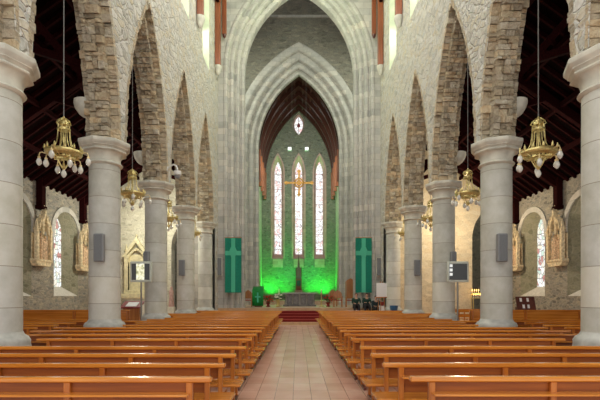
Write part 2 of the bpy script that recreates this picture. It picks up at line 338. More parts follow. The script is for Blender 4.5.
def sweep_profile(mb, hw, z0, zs, rise, prof, fn, n=20):
    """prof: list of (outward offset, depth). Offset arches stay concentric."""
    R = (hw*hw + rise*rise)/(2*hw)
    rings = []
    for off, d in prof:
        R2 = R+off; hw2 = hw+off; rise2 = math.sqrt(R2*R2 - (R-hw)**2)
        rings.append([fn(p[0], p[1], d) for p in arch_path(hw2, z0, zs, rise2, n)])
    for A, B in zip(rings[:-1], rings[1:]): loft(mb, A, B)

# ------------------------------------------------------------------ layout numbers
S = 4.38; PY = [7.76 + S*i for i in range(-1, 5)]      # pillar rows along the nave
PX = 5.40; NF = 4.9; NB = 5.8                          # pillar line, nave face, aisle face of arcade wall
SPR = 5.84; AX = 12.7
E1 = 26.55; E2 = 35.4; EW = 46.4
OUT_HW = 1.94; OUT_APEX = 11.2 - SPR
IN_HW = 1.72; IN_RISE = 5.05

# ------------------------------------------------------------------ nave walls with arcade, piers, clerestory
def side_name(s): return 'left' if s < 0 else 'right'
for sd in (-1, 1):
    mb = MB()
    fN = lambda a, z: (sd*NF, a, z)
    fB = lambda a, z: (sd*NB, a, z)
    HM = 12.6; TOP = 21.0
    for i in range(5):
        c = (PY[i]+PY[i+1])/2; a0, a1 = PY[i], PY[i+1]
        po = arch_path(OUT_HW, SPR, SPR, OUT_APEX, 18); pi_ = arch_path(IN_HW, SPR, SPR, IN_RISE, 18)
        mb.cur = 0; panel(mb, fN, a0, a1, SPR, HM, c, po)
        mb.cur = 0; panel(mb, fB, a0, a1, SPR, HM, c, po)
        # clerestory
        cw = arch_path(0.8, 13.9, 17.2, 1.5, 8); cg = arch_path(0.38, 14.6, 17.0, 0.9, 8)
        panel(mb, fN, a0, a1, HM, TOP, c, cw); panel(mb, fB, a0, a1, HM, TOP)
        mb.cur = 1
        A = [(sd*NF, c+p[0], p[1]) for p in cw]; B = [(sd*(NF+0.6), c+p[0], p[1]) for p in cg]
        loft(mb, A, B); mb.quad(A[0], A[-1], B[-1], B[0])
        mb.cur = 0
    # wall end up to the crossing
    panel(mb, fN, PY[5], E1, SPR, TOP); panel(mb, fB, PY[5], E1+0.7, 0, TOP)
    panel(mb, fN, PY[5]+0.3, E1, 0, SPR)
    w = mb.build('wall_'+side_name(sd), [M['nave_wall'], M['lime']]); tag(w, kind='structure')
    g = MB()
    for i in range(5):
        c = (PY[i]+PY[i+1])/2; cg = arch_path(0.38, 14.6, 17.0, 0.9, 8)
        g.add([(sd*(NF+0.6), c+p[0], p[1]) for p in cg], [tuple(range(len(cg)))])
    g.build('clerestory_pane', M['clere_glass'], w)
    # rough stone arch rings, stone by stone
    for i in range(5):
        c = (PY[i]+PY[i+1])/2; mb = MB(); rnd = random.Random(100+i+10*(sd > 0))
        def ring(hw, rise, zones, wid, seedj):
            R = (hw*hw+rise*rise)/(2*hw); th = math.acos((R-hw)/R); L = R*th
            for side in (-1, 1):
                for (x0, x1) in zones:
                    t = 0.0
                    while t < L-0.02:
                        h = rnd.uniform(0.07, 0.21); t1 = min(L, t+h)
                        xs = [x0, x1] if (x1-x0) < 0.3 else ([x0, rnd.uniform(x0+0.12, x1-0.28), rnd.uniform(x1-0.24, x1-0.1), x1] if rnd.random() < 0.5 else [x0, rnd.uniform(x0+0.15, x1-0.15), x1])
                        for xa, xb in zip(xs[:-1], xs[1:]):
                            pr = rnd.uniform(-0.05, 0.06); g_ = 0.008
                            vs = []
                            for rr in (R-pr, R+wid):
                                for tt in (t+g_, t1-g_):
                                    a = tt/R
                                    for xx in (xa+g_, xb-g_):
                                        j = rnd.uniform(-0.03, 0.03)
                                        s_ = side*(R*0 + (hw-R) + (rr+j)*math.cos(a)); z = SPR + (rr+j)*math.sin(a)
                                        vs.append((sd*xx, c+s_, z))
                            mb.add(vs, [(0,1,3,2),(4,6,7,5),(0,2,6,4),(1,5,7,3),(0,4,5,1),(2,3,7,6)])
                        t = t1
        ring(IN_HW, IN_RISE, [(NF+0.2, NB-0.2)], 0.35, 1)          # inner order
        ring(OUT_HW, OUT_APEX, [(NF-0.012, NF+0.22)], 0.12, 2)     # outer order towards the nave
        ring(OUT_HW, OUT_APEX, [(NB-0.24, NB+0.012)], 0.12, 3)
        mb.build('arch_ring', M['rough'], w)

# ------------------------------------------------------------------ pillars
def make_pillar():
    root = empty('stone_pillar', (0, 0, 0), '', 'pillar')
    m = MB()
    m.lathe([(0.58, 0), (0.58, 0.55), (0.57, 0.61), (0.55, 0.63)], 8)
    m.build('plinth', M['plinth'], root)
    m = MB(); m.lathe([(0.55, 0.63), (0.55, 0.72), (0.54, 0.75), (0.53, 0.80), (0.535, 0.86), (0.50, 0.92), (0.44, 0.96), (0.412, 1.02)], 48); m.build('base', M['plinth'], root, True)
    m = MB(); m.lathe([(0.41, 1.0), (0.402, 5.3)], 48); m.build('shaft', M['drum'], root, True)
    m = MB()
    m.lathe([(0.402, 5.20), (0.44, 5.21), (0.47, 5.245), (0.445, 5.28), (0.41, 5.295)], 40)
    # bell: round at the neck, eight-sided above
    prof = [(0.41, 5.29, 0), (0.415, 5.36, 0.2), (0.44, 5.45, 0.6), (0.49, 5.52, 0.95), (0.53, 5.545, 1), (0.58, 5.55, 1), (0.60, 5.57, 1), (0.585, 5.60, 1), (0.575, 5.61, 1), (0.61, 5.65, 1), (0.635, 5.66, 1), (0.635, 5.675, 1), (0.66, 5.70, 1), (0.69, 5.735, 1), (0.70, 5.75, 1), (0.70, 5.82, 1), (0.68, 5.84, 1)]
    n = 40; vs = []; fs = []
    for r, z, t in prof:
        for k in range(n):
            a = 2*PI*k/n; q = (a % (PI/4)) - PI/8
            oc = math.cos(PI/8)/math.cos(q)
            rr = r*((1-t) + t*oc*1.0)
            vs.append((rr*math.cos(a), rr*math.sin(a), z))
    for i in range(len(prof)-1):
        for k in range(n): fs.append((i*n+k, i*n+(k+1) % n, (i+1)*n+(k+1) % n, (i+1)*n+k))
    fs.append(tuple((len(prof)-1)*n+k for k in range(n)))
    m.add(vs, fs); m.build('capital', M['cap'], root, True)
    return root
pr0 = make_pillar(); first = True
near = ['nearest the camera', 'second from the camera', 'third from the camera', 'fourth from the camera', 'farthest from the camera beside the crossing']
for sd in (-1, 1):
    for i in range(1, 6):
        o = pr0 if first else copy_tree(pr0); first = False
        o.location = (sd*PX, PY[i], 0)
        o['label'] = 'round grey stone pillar of the %s arcade, %s' % (side_name(sd), near[i-1]); o['group'] = 'nave arcade pillars'
# rough pier above every capital fills the gap between arches (nave face)
# corbels behind the piers
for sd in (-1, 1):
    for i in range(1, 4):
        m = MB(); m.lathe([(0.02, -0.45), (0.10, -0.42), (0.20, -0.34), (0.28, -0.22), (0.32, -0.08), (0.32, 0.0)], 16)
        m.build('corbel', M['cap'], bpy.data.objects['wall_'+side_name(sd)], True, loc=(sd*(NB+0.10), PY[i]-0.02, 7.0))

# ------------------------------------------------------------------ floor
m = MB(); m.quad((-13, -1, 0), (13, -1, 0), (13, 36, 0), (-13, 36, 0)); f = m.build('floor', M['tile']); tag(f, kind='structure')

# ------------------------------------------------------------------ aisle outer walls
WY = [10.36+S*i for i in range(4)]
WY = [c-0.0 for c in (10.9, 15.25, 19.6, 24.0)]
ST = (21.35, 25.55)
for sd in (-1, 1):
    mb = MB(); fW = lambda a, z: (sd*AX, a, z)
    face = arch_path(1.25, 1.65, 5.0, 1.2, 10); gl = arch_path(0.36, 2.15, 5.1, 0.75, 10)
    edges = [0.0, 13.1, 17.4, 21.8, 27.2]
    for c, a0, a1 in zip(WY, edges[:-1], edges[1:]):
        mb.cur = 0; panel(mb, fW, a0, a1, 0, 7.3, c, face)
        mb.cur = 1
        A = [(sd*AX, c+p[0], p[1]) for p in face]; B = [(sd*(AX+0.42), c-0.12+p[0], p[1]) for p in gl]
        loft(mb, A, B)
        mb.cur = 2; mb.quad(A[0], A[-1], B[-1], B[0])
        # dressed stone hood round the opening
        mb.cur = 3
        sweep_profile(mb, 1.25, 4.7, 5.0, 1.2, [(0.0, 0), (0.0, 0.06), (0.28, 0.06), (0.28, 0)], lambda s_, z, d, c=c: (sd*(AX-d), c+s_, z), 10)
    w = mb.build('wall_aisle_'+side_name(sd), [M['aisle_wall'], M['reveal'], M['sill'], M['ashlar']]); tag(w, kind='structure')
    g = MB()
    for c in WY:
        g.add([(sd*(AX+0.42), c-0.12+p[0], p[1]) for p in gl], [tuple(range(len(gl)))])
    g.build('window_pane', M['aisle_glass'], w)
    g = MB()
    for c in WY:
        for k in range(5): g.box(min(sd*(AX+0.39), sd*(AX+0.41)), max(sd*(AX+0.39), sd*(AX+0.41)), c-0.46, c+0.22, 2.6+k*0.6, 2.62+k*0.6)
    g.build('window_bar', M['black'], w)
    # roof
    mb = MB()
    sl = (12.1-7.2)/(AX-NB)
    mb.quad((sd*AX, 0, 7.2), (sd*AX, 27.2, 7.2), (sd*NB, 27.2, 12.1), (sd*NB, 0, 12.1))
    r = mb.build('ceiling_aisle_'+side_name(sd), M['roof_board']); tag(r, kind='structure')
    mb = MB(); y = 0.4
    while y < 27:
        mb.bar((sd*AX, y, 7.12), (sd*NB, y, 12.02), 0.09, 0.16); y += 0.55
    for k in range(1, 5):
        x = NB + (AX-NB)*k/5; z = 12.1 - sl*(x-NB)
        mb.box(min(sd*(x-.07), sd*(x+.07)), max(sd*(x-.07), sd*(x+.07)), 0, 27.2, z-0.34, z-0.16)
    mb.build('rafter', M['dark_timber'], r)
    mb = MB()
    for y in (PY[1]+0.3, PY[2]+0.3, PY[3]+0.3, PY[4]+0.5, PY[5]+0.25):
        mb.bar((sd*(AX-0.1), y, 7.0), (sd*NB, y, 11.7), 0.2, 0.3)
        mb.bar((sd*(AX-0.12), y, 6.2), (sd*(AX-0.12), y, 7.4), 0.24, 0.24)
        mb.bar((sd*(NB+0.1), y, 8.1), (sd*(NB+3.6), y, 9.2), 0.16, 0.2)
        mb.bar((sd*(NB+0.12), y, 7.0), (sd*(NB+0.12), y, 11.9), 0.18, 0.18)
        mb.bar((sd*(NB+0.1), y, 7.6), (sd*(NB+2.4), y, 10.2), 0.14, 0.2)
    mb.build('truss', M['dark_timber'], r)
    # dark red wall posts over the stations
    for k, y in enumerate(ST):
        m = MB(); m.box(-0.15, 0.15, -0.17, 0.17, -1.35, 0.15, 0.02); m.box(-0.2, 0.2, -0.22, 0.22, -1.5, -1.33, 0.03)
        o = m.build('roof_wall_post', M['dark_timber'], loc=(sd*(AX-0.16), y, 7.35))
        tag(o, 'dark red timber roof post on the %s aisle wall above the %s carved station' % (side_name(sd), ('nearer', 'farther')[k]), 'roof post', 'aisle roof posts')

# aisle end walls
def end_wall(sd):
    mb = MB(); Y = 27.2; fE = lambda a, z: (sd*a, Y, z)
    if sd < 0: a0, a1, c, hw, zs = 5.8, 8.6, 6.95, 0.95, 4.6
    else: a0, a1, c, hw, zs = 10.2, AX, 11.65, 0.95, 5.2
    P = arch_path(hw, 0, zs, 1.9, 10)
    def tops(x): return 12.1 - (12.1-7.2)/(AX-NB)*(x-NB)
    mb.cur = 0
    panel(mb, fE, a0, a1, 0, 7.2, c, P)
    if sd < 0: panel(mb, fE, a1, AX, 0, 7.2)
    else: panel(mb, fE, 5.8, a0, 0, 7.2)
    mb.add([(sd*NB, Y, 7.2), (sd*AX, Y, 7.2), (sd*NB, Y, 12.1)], [(0, 1, 2)])
    mb.cur = 1; loft(mb, [(sd*(c+p[0]), Y, p[1]) for p in P], [(sd*(c+p[0]), Y+0.8, p[1]) for p in P])
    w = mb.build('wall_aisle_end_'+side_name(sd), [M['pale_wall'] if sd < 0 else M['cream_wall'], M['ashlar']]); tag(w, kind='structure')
end_wall(-1); end_wall(1)
# dark transept side and chapel walls behind the openings
m = MB()
for sd in (-1, 1):
    m.quad((sd*13.2, 27.2, 0), (sd*13.2, 36, 0), (sd*13.2, 36, 24), (sd*13.2, 27.2, 24))
    m.quad((sd*7.6, 28.0, 11.9), (sd*13.2, 28.0, 11.9), (sd*13.2, 28.0, 24), (sd*7.6, 28.0, 24))
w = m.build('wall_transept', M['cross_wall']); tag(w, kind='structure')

# ------------------------------------------------------------------ crossing arch wall
m = MB(); HW1, SP1, RI1 = 3.38, 15.3, 5.3
prof1 = [(0.0, 1.1), (0.0, 0.62), (0.05, 0.55), (0.16, 0.55), (0.20, 0.62), (0.26, 0.62), (0.30, 0.40), (0.36, 0.34), (0.46, 0.34), (0.50, 0.42), (0.56, 0.42), (0.60, 0.20), (0.66, 0.13), (0.78, 0.13), (0.84, 0.22), (0.92, 0.22), (0.96, 0.0), (1.02, -0.05), (1.14, -0.05), (1.2, 0.0), (1.25, 0.0)]
sweep_profile(m, HW1, 0.0, SP1, RI1, prof1, lambda s_, z, d: (s_, E1+d, z), 26)
R1 = (HW1**2+RI1**2)/(2*HW1); R2 = R1+1.25; po = arch_path(HW1+1.25, 0, SP1, math.sqrt(R2**2-(R1-HW1)**2), 26)
panel(m, lambda a, z: (a, E1, z), -NF-0.05, NF+0.05, 0, 24, 0, po)
w = m.build('wall_crossing', M['ashlar'], smooth=False); tag(w, kind='structure')
# crossing pier returns and back face
m = MB()
for sd in (-1, 1):
    m.quad((sd*3.3, E1+1.1, 0), (sd*8, E1+1.1, 0), (sd*8, E1+1.1, 24), (sd*3.3, E1+1.1, 24)) if False else None
pb = arch_path(HW1, 0, SP1, RI1, 20)
panel(m, lambda a, z: (a, E1+1.1, z), -7.6, 7.6, 0, 24, 0, pb)
w = m.build('wall_crossing_back', M['ashlar']); tag(w, kind='structure')
# chancel arch wall
m = MB(); HW2, SP2, RI2 = 3.3, 13.7, 6.1
prof2 = [(0.0, 1.0), (0.0, 0.72), (0.06, 0.66), (0.2, 0.66), (0.26, 0.74), (0.36, 0.74), (0.40, 0.52), (0.48, 0.46), (0.66, 0.46), (0.72, 0.54), (0.82, 0.54), (0.88, 0.28), (0.98, 0.2), (1.2, 0.2), (1.28, 0.28), (1.4, 0.28), (1.46, 0.08), (1.56, 0.0), (1.9, -0.04), (2.05, 0.06)]
sweep_profile(m, HW2, 0.9, SP2, RI2, prof2, lambda s_, z, d: (s_, E2+d, z), 26)
w = m.build('trim_chancel_arch', M['ashlar']); tag(w, kind='structure')
m = MB(); R1 = (HW2**2+RI2**2)/(2*HW2); R2 = R1+2.0; po = arch_path(HW2+2.0, 0, SP2, math.sqrt(R2**2-(R1-HW2)**2), 26)
panel(m, lambda a, z: (a, E2, z), -13.2, 13.2, 0, 26, 0, po)
m.cur = 1; m.box(-8, 8, E2-0.12, E2, 24.0, 24.2)
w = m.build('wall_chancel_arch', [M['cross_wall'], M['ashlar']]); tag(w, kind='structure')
# crossing ceiling
m = MB(); m.quad((-13.2, E1+1.1, 26), (13.2, E1+1.1, 26), (13.2, E2, 26), (-13.2, E2, 26)); w = m.build('ceiling_crossing', M['roof_board']); tag(w, kind='structure')

# nave roof
m = MB()
for sd in (-1, 1): m.quad((sd*NF, 3, 21), (sd*NF, E1, 21), (0, E1, 27), (0, 3, 27))
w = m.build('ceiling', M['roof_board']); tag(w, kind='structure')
m = MB()
for y in [PY[i] for i in range(1, 6)]:
    for sd in (-1, 1):
        m.bar((sd*4.8, y, 21), (0, y, 26.8), 0.25, 0.3)
        m.tube([(sd*(4.7-1.9*(1-math.cos(t*PI/2*0.9))), y, 18.6+3.6*math.sin(t*PI/2*0.9)) for t in [k/8 for k in range(9)]], 0.11, 6)
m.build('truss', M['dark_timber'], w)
# copper coloured wall posts with corbels
for sd in (-1, 1):
    for k, (y, zb) in enumerate(((PY[4]+0.12, 14.55), (PY[5]+0.35, 14.6))):
        root = empty('timber_wall_post', (sd*(NF-0.02), y, zb), 'reddish timber post high on the %s nave wall, %s' % (side_name(sd), ('over the fourth pillar', 'beside the crossing arch')[k]), 'wall post', 'nave roof wall posts')
        m = MB(); m.box(min(0, -sd*0.30), max(0, -sd*0.30), -0.16, 0.16, 0.45, 6.3, 0.02); m.build('post', M['copper_timber'], root)
        m = MB(); m.lathe([(0.03, -0.1), (0.10, -0.04), (0.14, 0.08), (0.19, 0.26), (0.22, 0.30), (0.22, 0.44)], 12, c=(-sd*0.15, 0, 0)); m.build('corbel', M['cap'], root, True)
    root = empty('bracket_post', (sd*(NF-0.45), PY[5]+0.9, 17.2), 'short reddish timber bracket high beside the crossing arch on the %s' % side_name(sd), 'bracket post')
    m = MB(); m.box(-0.13, 0.13, -0.1, 0.1, 0, 3.9, 0.02); m.build('post', M['copper_timber'], root)
    m = MB(); m.lathe([(0.02, -0.22), (0.10, -0.12), (0.12, 0)], 10); m.build('pendant', M['darkwood'], root, True)

# ------------------------------------------------------------------ chancel
CX = 3.9
m = MB()
for sd in (-1, 1): m.quad((sd*CX, E2+0.9, 0.9), (sd*CX, EW, 0.9), (sd*CX, EW, 14.1), (sd*CX, E2+0.9, 14.1))
w = m.build('wall_chancel', M['pale_wall']); tag(w, kind='structure')
m = MB(); m.cur = 0
fE = lambda a, z: (a, EW, z)
lp = arch_path(0.60, 5.6, 14.6, 1.9, 8); lg = arch_path(0.36, 6.1, 14.7, 1.25, 8)
TP = 17.6
for c, a0, a1 in ((-2.2, -4.2, -1.1), (0, -1.1, 1.1), (2.2, 1.1, 4.2)):
    m.cur = 0; panel(m, fE, a0, a1, 0.9, TP, c, lp)
    m.cur = 1; A = [(c+p[0], EW, p[1]) for p in lp]; B = [(c+p[0], EW+0.55, p[1]) for p in lg]; loft(m, A, B); m.quad(A[0], A[-1], B[-1], B[0])
    sweep_profile(m, 0.60, 5.6, 14.6, 1.9, [(0, 0), (0, 0.05), (0.13, 0.05), (0.13, 0)], lambda s_, z, d, c=c: (c+s_, EW-d, z), 8)
    m.cur = 1; m.box(c-0.52, c+0.52, EW-0.12, EW, 4.65, 5.55)
m.cur = 0
vh = arch_path(0.55, 19.75, 19.75, 1.1, 8)
panel(m, fE, -4.2, 4.2, 19.75, 23, 0, vh)
lowp = [(p[0], 39.5-p[1]) for p in vh]
m.quad(fE(-4.2, TP), fE(-0.55, TP), fE(-0.55, 19.75), fE(-4.2, 19.75)); m.quad(fE(4.2, TP), fE(0.55, TP), fE(0.55, 19.75), fE(4.2, 19.75))
for p, q in zip(lowp[:-1], lowp[1:]): m.quad(fE(p[0], p[1]), fE(q[0], q[1]), fE(q[0], TP), fE(p[0], TP))
m.cur = 1
for P in (vh, lowp): loft(m, [(p[0]*1.25, EW-0.05, 19.75+(p[1]-19.75)*1.15) for p in P], [(p[0]*0.8, EW+0.35, 19.75+(p[1]-19.75)*0.85) for p in P])
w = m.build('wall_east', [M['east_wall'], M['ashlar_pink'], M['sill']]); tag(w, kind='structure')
for k, c in enumerate((-2.2, 0, 2.2)):
    g = MB(); g.add([(c+p[0], EW+0.55, p[1]) for p in lg], [tuple(range(len(lg)))])
    o = g.build('window_%d' % (k+1), M['lancet_glass']); tag(o, kind='structure')
    g = MB()
    for j in range(11): g.box(c-0.36, c+0.36, EW+0.50, EW+0.53, 6.6+j*0.8, 6.63+j*0.8)
    g.build('glazing_bar', M['redpot'], o)
g = MB(); P = [(p[0]*0.8, EW+0.35, 19.75+(p[1]-19.75)*0.85) for p in vh] + [(p[0]*0.8, EW+0.35, 19.75+(p[1]-19.75)*0.85) for p in reversed(lowp[1:-1])]
g.add(P, [tuple(range(len(P)))]); o = g.build('window_4', M['lancet_glass']); tag(o, kind='structure')
g = MB(); g.bar((0, EW+0.3, 18.9), (0, EW+0.3, 20.6), 0.05, 0.03); g.lathe([(0.02, 0), (0.14, 0.1), (0.16, 0.3), (0.05, 0.5)], 10, c=(0, EW+0.3, 19.5)); g.build('glass_figure', M['redpot'], o)
# chancel roof
m = MB()
P = arch_path(CX+0.05, 13.0, 14.0, 7.6, 18)
loft(m, [(p[0], E2+0.9, p[1]) for p in P[1:-1]], [(p[0], EW+0.1, p[1]) for p in P[1:-1]])
w = m.build('ceiling_chancel', M['chancel_timber']); tag(w, kind='structure')
for y in (37.0, 38.9, 40.8, 42.7, 44.6, 46.2):
    m = MB(); sweep_profile(m, CX-0.42, 13.0, 14.0, 7.1, [(0, -0.12), (0, 0.12), (0.36, 0.12), (0.36, -0.12), (0, -0.12)], lambda s_, z, d, y=y: (s_, y+d, z), 16)
    m.build('roof_rib', M['chancel_timber'], w)
    for sd in (-1, 1):
        m = MB(); m.box(min(sd*3.38, sd*3.68), max(sd*3.38, sd*3.68), y-0.14, y+0.14, 11.8, 14.6, 0.02); m.build('wall_post', M['copper_timber'], w)
m = MB()
for k in range(1, 18, 2):
    p = P[1+k] if 1+k < len(P)//2 else None
    if p: 
        for sd in (-1, 1): m.box(min(sd*abs(p[0])-0.07, sd*abs(p[0])+0.07), max(sd*abs(p[0])-0.07, sd*abs(p[0])+0.07), E2+1, EW, p[1]-0.2, p[1]-0.05)
m.build('purlin', M['chancel_timber'], w)

# floodlight boxes high on the east wall
for k, x in enumerate((-0.95, 0.85)):
    root = empty('wall_floodlight', (x, EW-0.15, 17.1), 'small square white floodlight on the east wall, %s of the oval window' % ('left' if k == 0 else 'right'), 'floodlight', 'east wall floodlights')
    m = MB(); m.box(-0.2, 0.2, -0.14, 0.14, -0.18, 0.18, 0.02); m.build('housing', M['white_plastic'], root)
    m = MB(); m.box(-0.16, 0.16, -0.16, -0.14, -0.14, 0.14); m.build('lens', simple('lit lamp lens', (1, 1, 1), 0.3, emit=(1, 1, 0.95), es=1.2) , root)
# ------------------------------------------------------------------ sanctuary platform and steps
PH = 0.93
m = MB(); n = 6; rise = PH/n
for k in range(n):
    m.cur = 1 if k == 0 or k == n-1 else 0
    m.box(-4.88, 4.88, 25.0+0.29*k, (25.0+0.29*(k+1)) if k < n-1 else 26.54, 0, rise*(k+1))
m.cur = 2
for k in range(1, n-1): m.box(-4.86, 4.86, 25.0+0.29*k-0.015, 25.0+0.29*k+0.03, rise*(k+1)-0.03, rise*(k+1)+0.004)  # lighter red strips along the tread edges
o = m.build('sanctuary_steps', [M['carpet'], M['step_stone'], simple('lighter red nosing', (0.42, 0.07, 0.05), 0.7)]); tag(o, kind='structure')
m = MB(); m.box(-3.25, 3.25, 26.54, 27.7, 0, PH); m.box(-4.7, 4.7, 26.56, 27.6, 0, PH-0.01); m.box(-7.5, 7.5, 27.7, E2+1, 0, PH); m.box(-3.85, 3.85, E2+1, EW, 0, 1.25)

o = m.build('floor_sanctuary', M['plat']); tag(o, kind='structure')

# ------------------------------------------------------------------ pews
def make_pew(L, supports):
    """local: x along pew from 0..L, y forward (to the altar), back at y=0"""
    root = empty('wooden_pew', (0, 0, 0), '', 'pew')
    m = MB(); m.box(0, L, -0.05, 0.035, 0.83, 0.88, 0.012); m.build('top_rail', M['rail'], root)
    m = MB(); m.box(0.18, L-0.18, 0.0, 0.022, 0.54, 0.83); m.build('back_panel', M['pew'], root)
    m = MB(); m.box(-0.05, L+0.05, 0.04, 0.46, 0.415, 0.45, 0.012); m.build('seat', M['rail'], root)
    m = MB(); m.box(0.2, L-0.2, -0.15, 0.0, 0.715, 0.735, 0.005); m.build('book_ledge', M['rail'], root)
    m = MB(); m.box(0.14, L-0.14, -0.34, -0.20, 0.17, 0.205, 0.01); m.build('kneeler', M['rail'], root)
    for x in supports:
        m = MB()
        m.box(x-0.03, x+0.03, -0.04, 0.0, 0.0, 0.83, 0.006)
        m.box(x-0.022, x+0.022, 0.0, 0.40, 0.33, 0.413)
        m.box(x-0.022, x+0.022, 0.36, 0.42, 0.0, 0.34, 0.006)
        m.box(x-0.02, x+0.02, -0.33, -0.03, 0.10, 0.17)
        m.build('leg', M['pew_y'], root)
        m = MB(); m.box(x-0.028, x+0.028, -0.34, 0.45, 0.0, 0.045, 0.008); m.build('foot', M['darkwood'], root)
    return root
def sup(L, a=0.21, n=None):
    n = n or max(2, round((L-0.5)/1.08)+1)
    return [a + (L-2*a)*k/(n-1) for k in range(n)]
protos = {}
def pew(L, x0, y, flip, label, group):
    key = (L,)
    if key not in protos: protos[key] = make_pew(L, sup(L)); o = protos[key]
    else: o = copy_tree(protos[key])
    o.location = (x0 - L if flip else x0, y, 0)
    o['label'] = label; o['group'] = group
rows = [4.2 + 0.95*k for k in range(21)]; rows[1:4] = [5.05, 5.90, 6.75]
def blocked(y): return any(y-0.4 < p+0.58 and y+0.48 > p-0.58 for p in PY)
rj = random.Random(5)
for k, y in enumerate(rows):
    for sd in (-1, 1):
        L = 3.9 if (blocked(y) and k != 3) else (4.2 if k == 11 else 5.2)
        x0 = sd*(0.88 + rj.uniform(-0.02, 0.03))
        if sd > 0 and k == 0: x0 = 1.0
        pew(L, x0, y + (0.03 if sd > 0 else 0) , sd < 0, 'orange-brown varnished wooden pew %s of the central aisle, %s row from the camera' % (side_name(sd), ORD[k]), 'pews beside the central aisle')
for k in range(7):
    y = 8.95 + 0.95*k
    for sd in (-1, 1):
        pew(5.7, sd*6.5, y, sd < 0, 'orange-brown varnished wooden pew in the %s side aisle, %s row from the camera' % (side_name(sd), ORD[k]), 'pews in the side aisles')
# tall wooden pew fronts
for sd in (-1, 1):
    root = empty('pew_front_screen', (sd*9.3, 16.2, 0), 'long plain orange wooden screen across the %s side aisle behind the last pew' % side_name(sd), 'wooden screen')
    m = MB(); m.box(-3.0, 3.0, 0, 0.03, 0.25, 1.10); m.build('panel', M['rail'], root)
    m = MB(); m.box(-3.03, 3.03, -0.05, 0.09, 1.10, 1.14, 0.01); m.build('top_rail', M['rail'], root)
    for x in (-2.97, -1.0, 1.0, 2.97):
        m = MB(); m.box(x-0.04, x+0.04, -0.06, 0.10, 0, 1.1, 0.008); m.build('post', M['pew_y'], root)

# ------------------------------------------------------------------ chandeliers
def make_chandelier():
    root = empty('brass_chandelier', (0, 0, 0), '', 'chandelier', 'brass chandeliers')
    # origin at crown top
    m = MB(); m.lathe([(0.012, 0.05), (0.03, 0.02), (0.02, 0.0), (0.06, -0.03), (0.10, -0.09), (0.115, -0.15), (0.10, -0.16)], 16)
    for k in range(8):
        a = 2*PI*k/8; m.tube([(0.11*math.cos(a), 0.11*math.sin(a), -0.15), (0.155*math.cos(a), 0.155*math.sin(a), -0.12), (0.13*math.cos(a), 0.13*math.sin(a), -0.06), (0.05*math.cos(a), 0.05*math.sin(a), 0.0)], 0.011, 5)
    m.lathe([(0.12, -0.22), (0.14, -0.23), (0.14, -0.27), (0.12, -0.28)], 16, cap=False)
    m.build('crown', M['gold'], root, True)
    m = MB()
    for k in range(8):
        a = 2*PI*k/8 + 0.2; c_, s_ = math.cos(a), math.sin(a)
        m.tube([(r*c_, r*s_, z) for r, z in ((0.12, -0.15), (0.13, -0.3), (0.14, -0.45), (0.165, -0.58), (0.22, -0.68), (0.37, -0.76))], 0.010, 5)
    m.lathe([(0.02, -0.85), (0.02, -0.55), (0.04, -0.48), (0.015, -0.4), (0.015, -0.15)], 8)
    m.build('hanger', M['gold'], root, True)
    m = MB(); m.lathe([(0.37, -0.74), (0.385, -0.75), (0.395, -0.79), (0.375, -0.83), (0.28, -0.87), (0.27, -0.85), (0.355, -0.81), (0.37, -0.74)], 24, cap=False)
    m.lathe([(0.17, -0.86), (0.18, -0.89), (0.15, -0.91), (0.14, -0.88), (0.17, -0.86)], 16, cap=False)
    for k in range(12):
        a = 2*PI*k/12; m.lathe([(0.004, 0.10), (0.022, 0.05), (0.03, 0.0), (0.01, -0.02)], 6, c=(0.385*math.cos(a), 0.385*math.sin(a), -0.73))
        m.tube([(0.36*math.cos(a), 0.36*math.sin(a), -0.82), (0.27*math.cos(a+0.2), 0.27*math.sin(a+0.2), -0.90), (0.17*math.cos(a), 0.17*math.sin(a), -0.89)], 0.012, 5)
    m.build('ring_basket', M['gold'], root, True)
    m = MB()
    for k in range(6):
        a = 2*PI*k/6; c_, s_ = math.cos(a), math.sin(a)
        m.tube([(r*c_, r*s_, z) for r, z in ((0.17, -0.89), (0.12, -0.98), (0.08, -1.06), (0.02, -1.15))], 0.012, 5)
    m.lathe([(0.02, -1.17), (0.05, -1.13), (0.03, -1.06), (0.015, -1.0)], 8)
    m.build('finial', M['gold'], root, True)
    for k in range(9):
        if k < 8:
            a = 2*PI*k/8 + 0.05; c_, s_ = math.cos(a), math.sin(a); R = 0.55 if k % 2 == 0 else 0.37; dz = -0.07 if k % 2 == 0 else -0.18
            m = MB(); m.tube([(r*c_, r*s_, z) for r, z in ((R-0.16, -0.76+dz*0.6), (R-0.07, -0.70+dz), (R-0.02, -0.71+dz), (R, -0.77+dz), (R, -0.80+dz))], 0.012, 6)
            m.lathe([(0.03, -0.80), (0.035, -0.83), (0.02, -0.835)], 8, c=(R*c_, R*s_, dz)); b = m.build('arm', M['brass_pale'], root, True)
            px, py, pz = R*c_, R*s_, -0.83+dz
        else: px, py, pz = 0, 0, -1.17
        m = MB(); m.lathe([(0.02, 0), (0.042, -0.03), (0.060, -0.08), (0.058, -0.11), (0.036, -0.155), (0.008, -0.18)], 12, c=(px, py, pz)); m.build('lamp_globe', M['globe'], root, True)
    m = MB(); m.tube([(0, 0, 0.0), (0, 0, 5.4)], 0.012, 6); m.build('chain', M['chain'], root)
    return root
ch0 = make_chandelier(); used = False
lab = ['nearest arch', 'second arch', 'third arch', 'farthest arch']
for sd in (-1, 1):
    for k in range(4):
        y = (PY[k+1]+PY[k+2])/2 + 0.1
        if k == 0: x, z = sd*5.42, 5.70
        elif k == 1: x, z = sd*5.5, 5.78
        else: x, z = sd*5.6, 5.75
        o = ch0 if not used else copy_tree(ch0); used = True
        o.location = (x, y, z); o.rotation_euler = (0, 0, 0.35*k + (0.3 if sd > 0 else 0))
        o['label'] = 'gilded brass chandelier with white glass globes hanging in the %s on the %s' % (lab[k], side_name(sd))

